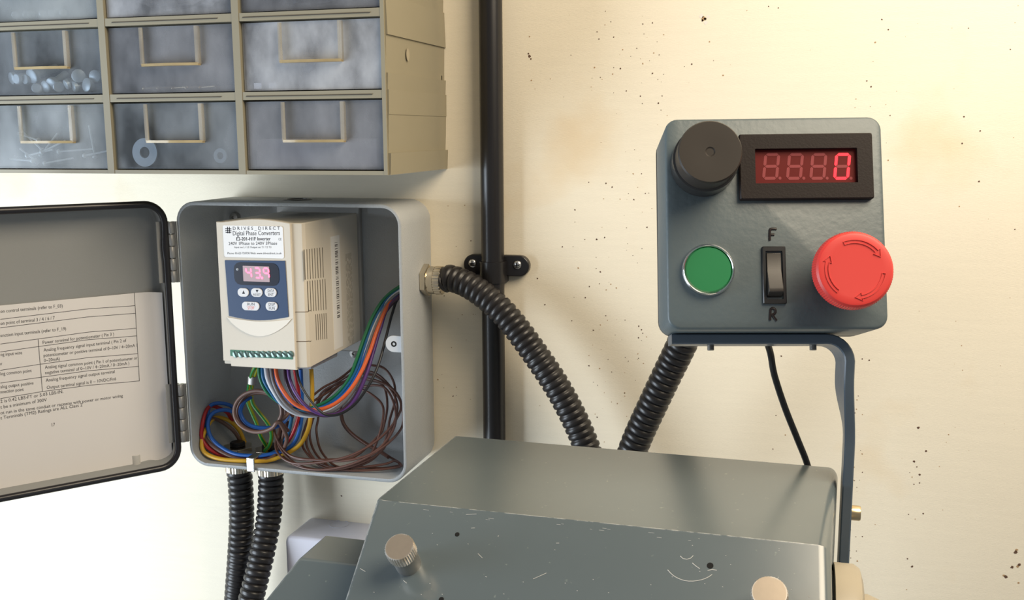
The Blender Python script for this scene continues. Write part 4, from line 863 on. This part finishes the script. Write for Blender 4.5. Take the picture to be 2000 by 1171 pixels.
wire([(1345, 500, -0.018), (1370, 590, -0.020), (1450, 680, -0.024), (1570, 760, -0.032), (1680, 820, -0.042), (1740, 860, -0.050)], 'brown', 0.0019, 'thick dark brown wire slanting across the enclosure back')
# small metal clips
t = nb(); p = onY(*kW(597, 880), -0.081); box(t, (p[0]-0.0040, -0.0830, Z0-0.0006), (p[0]+0.0040, -0.0812, Z0+0.0125)); box(t, (p[0]-0.0040, -0.0830, Z0+0.0115), (p[0]+0.0040, -0.066, Z0+0.0130))
finish(obj('wire_clip', t, M_steel, bevel=0.0005), 'bright metal clip gripping the bottom rim of the enclosure', 'clip')
t = nb(); p = onY(*kW(605, 220), -0.0735); fr = frame(V(p[0], p[1], p[2]-0.004), V(0.1, 0, 1)); loft(t, [fr_pts(fr, rr(0.0085, 0.0075, 0.003, 4), h) for h in (0, 0.008)]); 
finish(obj('crimp_sleeve', t, M_zinc, bevel=0.0004), 'grey metal sleeve round the two earth wires', 'sleeve')

# two glands and conduits under the enclosure
pa, pb_ = onZ(468, 916, Z0), onZ(529, 919, Z0)
xa, xb = onY(467, 925, -0.040)[0], onY(529, 927, -0.040)[0]
gland('cable_gland', V(xa, -0.040, Z0), V(0, 0, -1), 'left knurled gland under the enclosure', L=0.0165, nutr=0.0140)
gland('cable_gland', V(xb, -0.040, Z0), V(0, 0, -1), 'right knurled gland under the enclosure', L=0.0165, nutr=0.0140)
P = [V(xa, -0.040, Z0-0.0160), V(xa+0.001, -0.040, Z0-0.03), onY(472, 1010, -0.041), onY(468, 1090, -0.042), onY(462, 1171, -0.043), onY(456, 1260, -0.045), onY(450, 1400, -0.045)]
finish(obj('flexible_conduit', corrugated(P), M_flex, ang=80), 'left of the two black corrugated conduits hanging under the enclosure', 'conduit')
P = [V(xb, -0.040, Z0-0.0160), V(xb, -0.041, Z0-0.03), onY(525, 1010, -0.046), onY(511, 1085, -0.060), onY(490, 1171, -0.074), onY(465, 1260, -0.076), onY(450, 1400, -0.078)]
finish(obj('flexible_conduit', corrugated(P), M_flex, ang=80), 'right conduit under the enclosure, crossing in front of the left one', 'conduit')
for x_, lb in ((xa, 'added black stub for the shadow on the enclosure floor over the left lower gland'), (xb, 'added black stub for the shadow on the enclosure floor over the right lower gland')):
    t = nb(); lathe(t, frame(V(x_, -0.040, Z0+wt+0.0058), V(0, 0, 1)), [(0.0075, 0), (0.0075, 0.003), (0.0062, 0.004)], 24); finish(obj('shadow_stub', t, M_black), lb, 'cable')  # black stubs added to stand for the shadow on the enclosure floor

# ------------------------------------------------------------------ pale plastic box low on the wall
jx0 = onY(600, 1010, 0)[0]; jz = onY(600, 1010, 0)[2]; jy = -0.049; jx1 = jx0+0.155; jz0 = jz-0.15
jb = thing('junction_box', ((jx0+jx1)/2, 0, jz0), 'pale lilac-grey plastic box low on the wall behind the machine', 'junction box')
t = nb(); JF = (V((jx0+jx1)/2, 0, (jz+jz0)/2), V(1, 0, 0), V(0, 0, 1), V(0, -1, 0)); lp = []
for d, s, r in ((0, 0, 0.007), (0.046, 0, 0.007), (0.048, 0.0008, 0.0065), (0.049, 0.003, 0.005)): lp.append(fr_pts(JF, rr(jx1-jx0-2*s, jz-jz0-2*s, r, 5), d))
loft(t, lp); obj('body', t, M_lil, jb, ang=50)
kp = onZ(662, 1023, jz); t = nb(); lathe(t, frame(V(kp[0], kp[1], jz), V(0, 0, 1)), [(0.0102, -0.0005), (0.0102, 0.0005), (0.0092, 0.0005), (0.0090, -0.0003)], 36); obj('knockout_ring', t, M_lil, jb)

# ------------------------------------------------------------------ drawer cabinet
CX = [-0.4485, -0.3203, -0.1934, -0.0634]; CZ = [1.4218, 1.4858, 1.5488, 1.6118]; CY = -0.143
cab = thing('drawer_cabinet', (-0.256, 0, CZ[0]), 'beige plastic small-parts cabinet with clear drawers on the upper left wall', 'cabinet')
BT = 0.0032
t = nb()
for i, x in enumerate(CX):
    hw = BT; box(t, (x-(0 if i == 0 else hw), CY, CZ[0]), (x+(hw if i == 0 else (0 if i == 3 else hw)), -0.006, CZ[3]))
for i, z in enumerate(CZ):
    box(t, (CX[0]+.0001, CY+0.0004, z-(0 if i == 0 else BT)), (CX[3]-.0001, -0.006, z+(BT if i == 0 else (0 if i == 3 else BT))))
box(t, (CX[0], -0.008, CZ[0]), (CX[3], -0.0002, CZ[3])); obj('frame', t, M_cab, cab, smooth=False)
for i in (1, 2):   # joint lines between the stacked units
    z = CZ[i]-0.0002
    for a, b in ((0.02, 0.30), (0.36, 0.62), (0.68, 0.97)):
        t = nb(); box(t, (CX[0]+(CX[3]-CX[0])*a, CY-0.00012, z-0.0003), (CX[0]+(CX[3]-CX[0])*b, CY+0.001, z+0.0003))
        obj('unit_joint', t, mat('joint_shadow', (0.05, 0.04, 0.03), 0.8), cab, smooth=False)
# stepped side panels, each unit a wedge lapping over the next
for z0_, z1_, e0, e1 in ((CZ[0], CZ[0]+0.0175, 0.0022, 0.0030), (CZ[0]+0.0175, CZ[0]+0.0480, 0.0006, 0.0016), (CZ[0]+0.0480, CZ[1]+0.0035, 0.0020, 0.0022), (CZ[1]+0.0035, CZ[1]+0.0165, 0.0014, 0.0020), (CZ[1]+0.0165, CZ[1]+0.0460, 0.0003, 0.0010), (CZ[1]+0.0460, CZ[2]+0.014, 0.0024, 0.0014), (CZ[2]+0.014, CZ[2]+0.046, 0.0004, 0.0014), (CZ[2]+0.046, CZ[3], 0.0022, 0.0012)):
    t = nb(); x = CX[3]-0.0004; vs = [(x, CY+0.002, z0_), (x+e0, CY+0.002, z0_), (x+e0, -0.0003, z0_), (x, -0.0003, z0_), (x, CY+0.002, z1_), (x+e1, CY+0.002, z1_), (x+e1, -0.0003, z1_), (x, -0.0003, z1_)]
    faces_from(t, vs, [(0, 1, 2, 3), (4, 5, 6, 7), (0, 1, 5, 4), (1, 2, 6, 5), (2, 3, 7, 6), (3, 0, 4, 7)]); obj('side_panel', t, M_cab, cab, smooth=False)
p = onX(796, 107, CX[3]+0.0012); t = nb(); fr = frame(V(CX[3]+0.0013, p[1], p[2]), V(1, 0, 0)); prism(t, fr, [(a, b*0.65) for a, b in circ(0.0052, 16)], 0, 0.0004); obj('worn_spot', t, mat('dark_beige', (0.36, 0.31, 0.22), 0.6), cab)
FY = CY+0.0030
cell = {}
DM = {(0, 0): M_haze2, (0, 1): M_haze4, (1, 0): M_haze4, (1, 2): M_haze3, (2, 1): M_haze3, (2, 0): M_haze2}
for r in range(3):
    for c in range(3):
        x0, x1, z0, z1 = CX[c]+BT+0.0012, CX[c+1]-BT-0.0012, CZ[r]+BT+0.0010, CZ[r+1]-BT-0.0014
        if c == 2: x1 = CX[3]-BT*0.9-0.0012
        cell[(r, c)] = (x0, x1, z0, z1)
        t = nb(); box(t, (x0, FY, z0), (x1, FY+0.0016, z1)); dr = obj('drawer', t, DM.get((r, c), M_clear), cab, smooth=False)
        t = nb(); box(t, (x0, FY+0.0016, z0), (x1, -0.014, z0+0.0014)); box(t, (x0, FY+0.0016, z0+.0014), (x0+0.0014, -0.014, z1-0.004)); box(t, (x1-0.0014, FY+0.0016, z0+.0014), (x1, -0.014, z1-0.004)); box(t, (x0+.0014, -0.0156, z0+.0014), (x1-.0014, -0.0142, z1-0.004))
        obj('drawer_tray', t, M_clearw, dr, smooth=False)
        # U-shaped label holder / pull
        cx = (x0+x1)/2+0.001; hw = 0.0270; zb_ = z0+(z1-z0)*0.42
        yb2 = FY-0.0042
        for q in (-1, 1):
            xr = cx+q*hw; t = nb(); box(t, (xr-0.0007, yb2, zb_), (xr+0.0007, FY, z1-0.0008)); box(t, (xr-(0.0024 if q > 0 else -0.0007), yb2, zb_), (xr+(0.0024 if q < 0 else -0.0007), yb2+0.0009, z1-0.0008))
            obj('holder_rib', t, M_holder, dr, smooth=False)
        t = nb(); N = 10; lo_ = []
        for i in range(N+1):
            f = i/N; xx = cx-hw+2*hw*f; yy = yb2-0.0030*math.sin(math.pi*f); lo_.append([V(xx, FY, zb_-0.0012), V(xx, yy, zb_-0.0012), V(xx, yy, zb_+0.0010), V(xx, FY, zb_+0.0004)])
        loft(t, lo_); obj('pull_lip', t, M_lip, dr, ang=60)
# contents
M_bolt = mat('bolt_steel', (0.68, 0.68, 0.66), 0.42, 0.35)
def bolt(loc, ax, L, r, hr, label, grp, m=M_bolt, name='bolt'):
    fr = frame(loc, ax); t = nb(); lathe(t, fr, [(hr*0.85, 0), (hr, 0.0006), (hr, hr*0.7), (r, hr*0.72), (r, L)], 14); finish(obj(name, t, m, ang=40), label, 'bolt' if name == 'bolt' else 'screw', grp)
rnd = random.Random(11)
ORD = 'first second third fourth fifth sixth seventh eighth ninth tenth eleventh twelfth thirteenth'.split()
x0, x1, z0, z1 = cell[(1, 0)]
for i in range(13):
    x = x0+0.014+(x1-x0-0.024)*(i+0.5)/13; rr_ = rnd.uniform(0.0042, 0.0068); z = z0+0.0018+rr_+rnd.choice((0, 0.002, 0.008)); y = FY+0.004+rnd.uniform(0, 0.006)
    bolt(V(x, y, z), V(rnd.uniform(-0.8, 0.8), 1, rnd.uniform(-0.1, 0.6)), rnd.uniform(0.02, 0.03), rr_*0.55, rr_, ORD[i]+' steel bolt from the left in the middle-row left drawer', 'bolts in the middle-row left drawer')
x0, x1, z0, z1 = cell[(0, 0)]
for i in range(12):
    x = x0+0.02+(x1-x0-0.04)*rnd.random(); z = z0+0.003+rnd.random()*0.012+(0.010 if i > 8 else 0); a = rnd.uniform(0, math.pi)
    bolt(V(x, FY+0.005+0.0012*i, z), V(math.cos(a), 0.2, abs(math.sin(a))*0.6), rnd.uniform(0.02, 0.034), 0.0009, 0.0022, 'thin steel screw in the bottom-row left drawer', 'screws in the bottom-row left drawer', M_bolt, 'long_screw')
x0, x1, z0, z1 = cell[(1, 1)]
for i in range(6):
    x = x0+0.016+(x1-x0-0.035)*(i+.5)/6; bolt(V(x, FY+0.010+0.004*rnd.random(), z0+0.0040), V(1, rnd.uniform(-.3, .3), 0.05), 0.017, 0.0012, 0.0022, 'small brassy screw in the middle-row centre drawer', 'screws in the middle-row centre drawer', mat('brass_screw', (0.7, 0.52, 0.28), 0.3, 0.9), 'small_screw')
x0, x1, z0, z1 = cell[(2, 0)]
for i in range(6):
    x = x0+0.03+0.010*i+rnd.uniform(-.003, .003); bolt(V(x, FY+0.006, z0+0.006), V(rnd.uniform(-1, 1), 0.6, 0.2), 0.018, 0.0016, 0.0034, 'steel bolt in the top-row left drawer', 'bolts in the top-row left drawer')
x0, x1, z0, z1 = cell[(0, 1)]
for px, ro, ri, lb in (((285, 300), 0.0122, 0.0048, 'large steel washer standing in the bottom-row centre drawer'), ((432, 304), 0.0062, 0.0030, 'small steel washer standing in the bottom-row centre drawer')):
    p = onY(*px, FY+0.004); z = max(p[2], z0+0.0016+ro); fr = frame(V(p[0], FY+0.0040, z), V(0, -1, 0.04)); t = nb(); n = 36
    loft(t, [fr_pts(fr, circ(ro, n), 0), fr_pts(fr, circ(ro, n), 0.0018), fr_pts(fr, circ(ri, n), 0.0018), fr_pts(fr, circ(ri, n), 0)], closed=True); finish(obj('washer', t, mat('pale_washer', (0.40, 0.40, 0.40), 0.5, 0.3), ang=40), lb, 'washer')
x0, x1, z0, z1 = cell[(0, 2)]
t = nb(); box(t, (x0+0.004, FY+0.006, z0+0.0016), (x1-0.008, FY+0.06, z0+0.025)); finish(obj('card_packet', t, M_card, bevel=0.001), 'pinkish card packet in the bottom-row right drawer', 'packet')
def bag(x0, x1, y0, y1, z0, z1, label, seed):
    rb = random.Random(seed); t = nb(); bmesh.ops.create_icosphere(t, subdivisions=4, radius=1.0)
    ph = [rb.uniform(0, 6) for _ in range(9)]
    for v in t.verts:
        d = 1+0.10*math.sin(5*v.co.x+ph[0]+3*v.co.z)+0.08*math.sin(9*v.co.z+ph[1]+4*v.co.x)+0.05*math.sin(17*v.co.x-11*v.co.z+ph[2])
        q = Vector((math.copysign(abs(v.co.x)**0.6, v.co.x), math.copysign(abs(v.co.y)**0.6, v.co.y), math.copysign(abs(v.co.z)**0.6, v.co.z)))*d*0.82
        v.co = Vector(((x0+x1)/2+q.x*(x1-x0)/2, (y0+y1)/2+q.y*(y1-y0)/2, max(z0, (z0+z1)/2+q.z*(z1-z0)/2)))
    return finish(obj('plastic_bag', t, M_bag, ang=25), label, 'bag')
x0, x1, z0, z1 = cell[(1, 2)]
bag(x0+0.008, x1-0.035, FY+0.004, FY+0.05, z0+0.0016, z0+0.034, 'crumpled clear bag in the middle-row right drawer', 1)
for px, sd_ in (((505, 169), 'left'), ((534, 168), 'right')):
    p = onY(*px, FY+0.0026); t = nb(); box(t, (p[0]-0.0038, FY+0.0019, z0+0.0016), (p[0]+0.0030, FY+0.0032, z0+0.0064)); finish(obj('white_tab', t, M_white), sd_+' one of two small white tags in the middle-row right drawer', 'tag', 'white tags in the middle-row right drawer')
x0, x1, z0, z1 = cell[(2, 1)]; bag(x0+0.015, x1-0.004, FY+0.004, FY+0.06, z0+0.0016, z0+0.036, 'crumpled clear bag in the top-row centre drawer', 2)
x0, x1, z0, z1 = cell[(2, 2)]; bag(x0+0.006, x1-0.01, FY+0.006, FY+0.06, z0+0.0016, z0+0.034, 'crumpled clear bag in the top-row right drawer', 5)
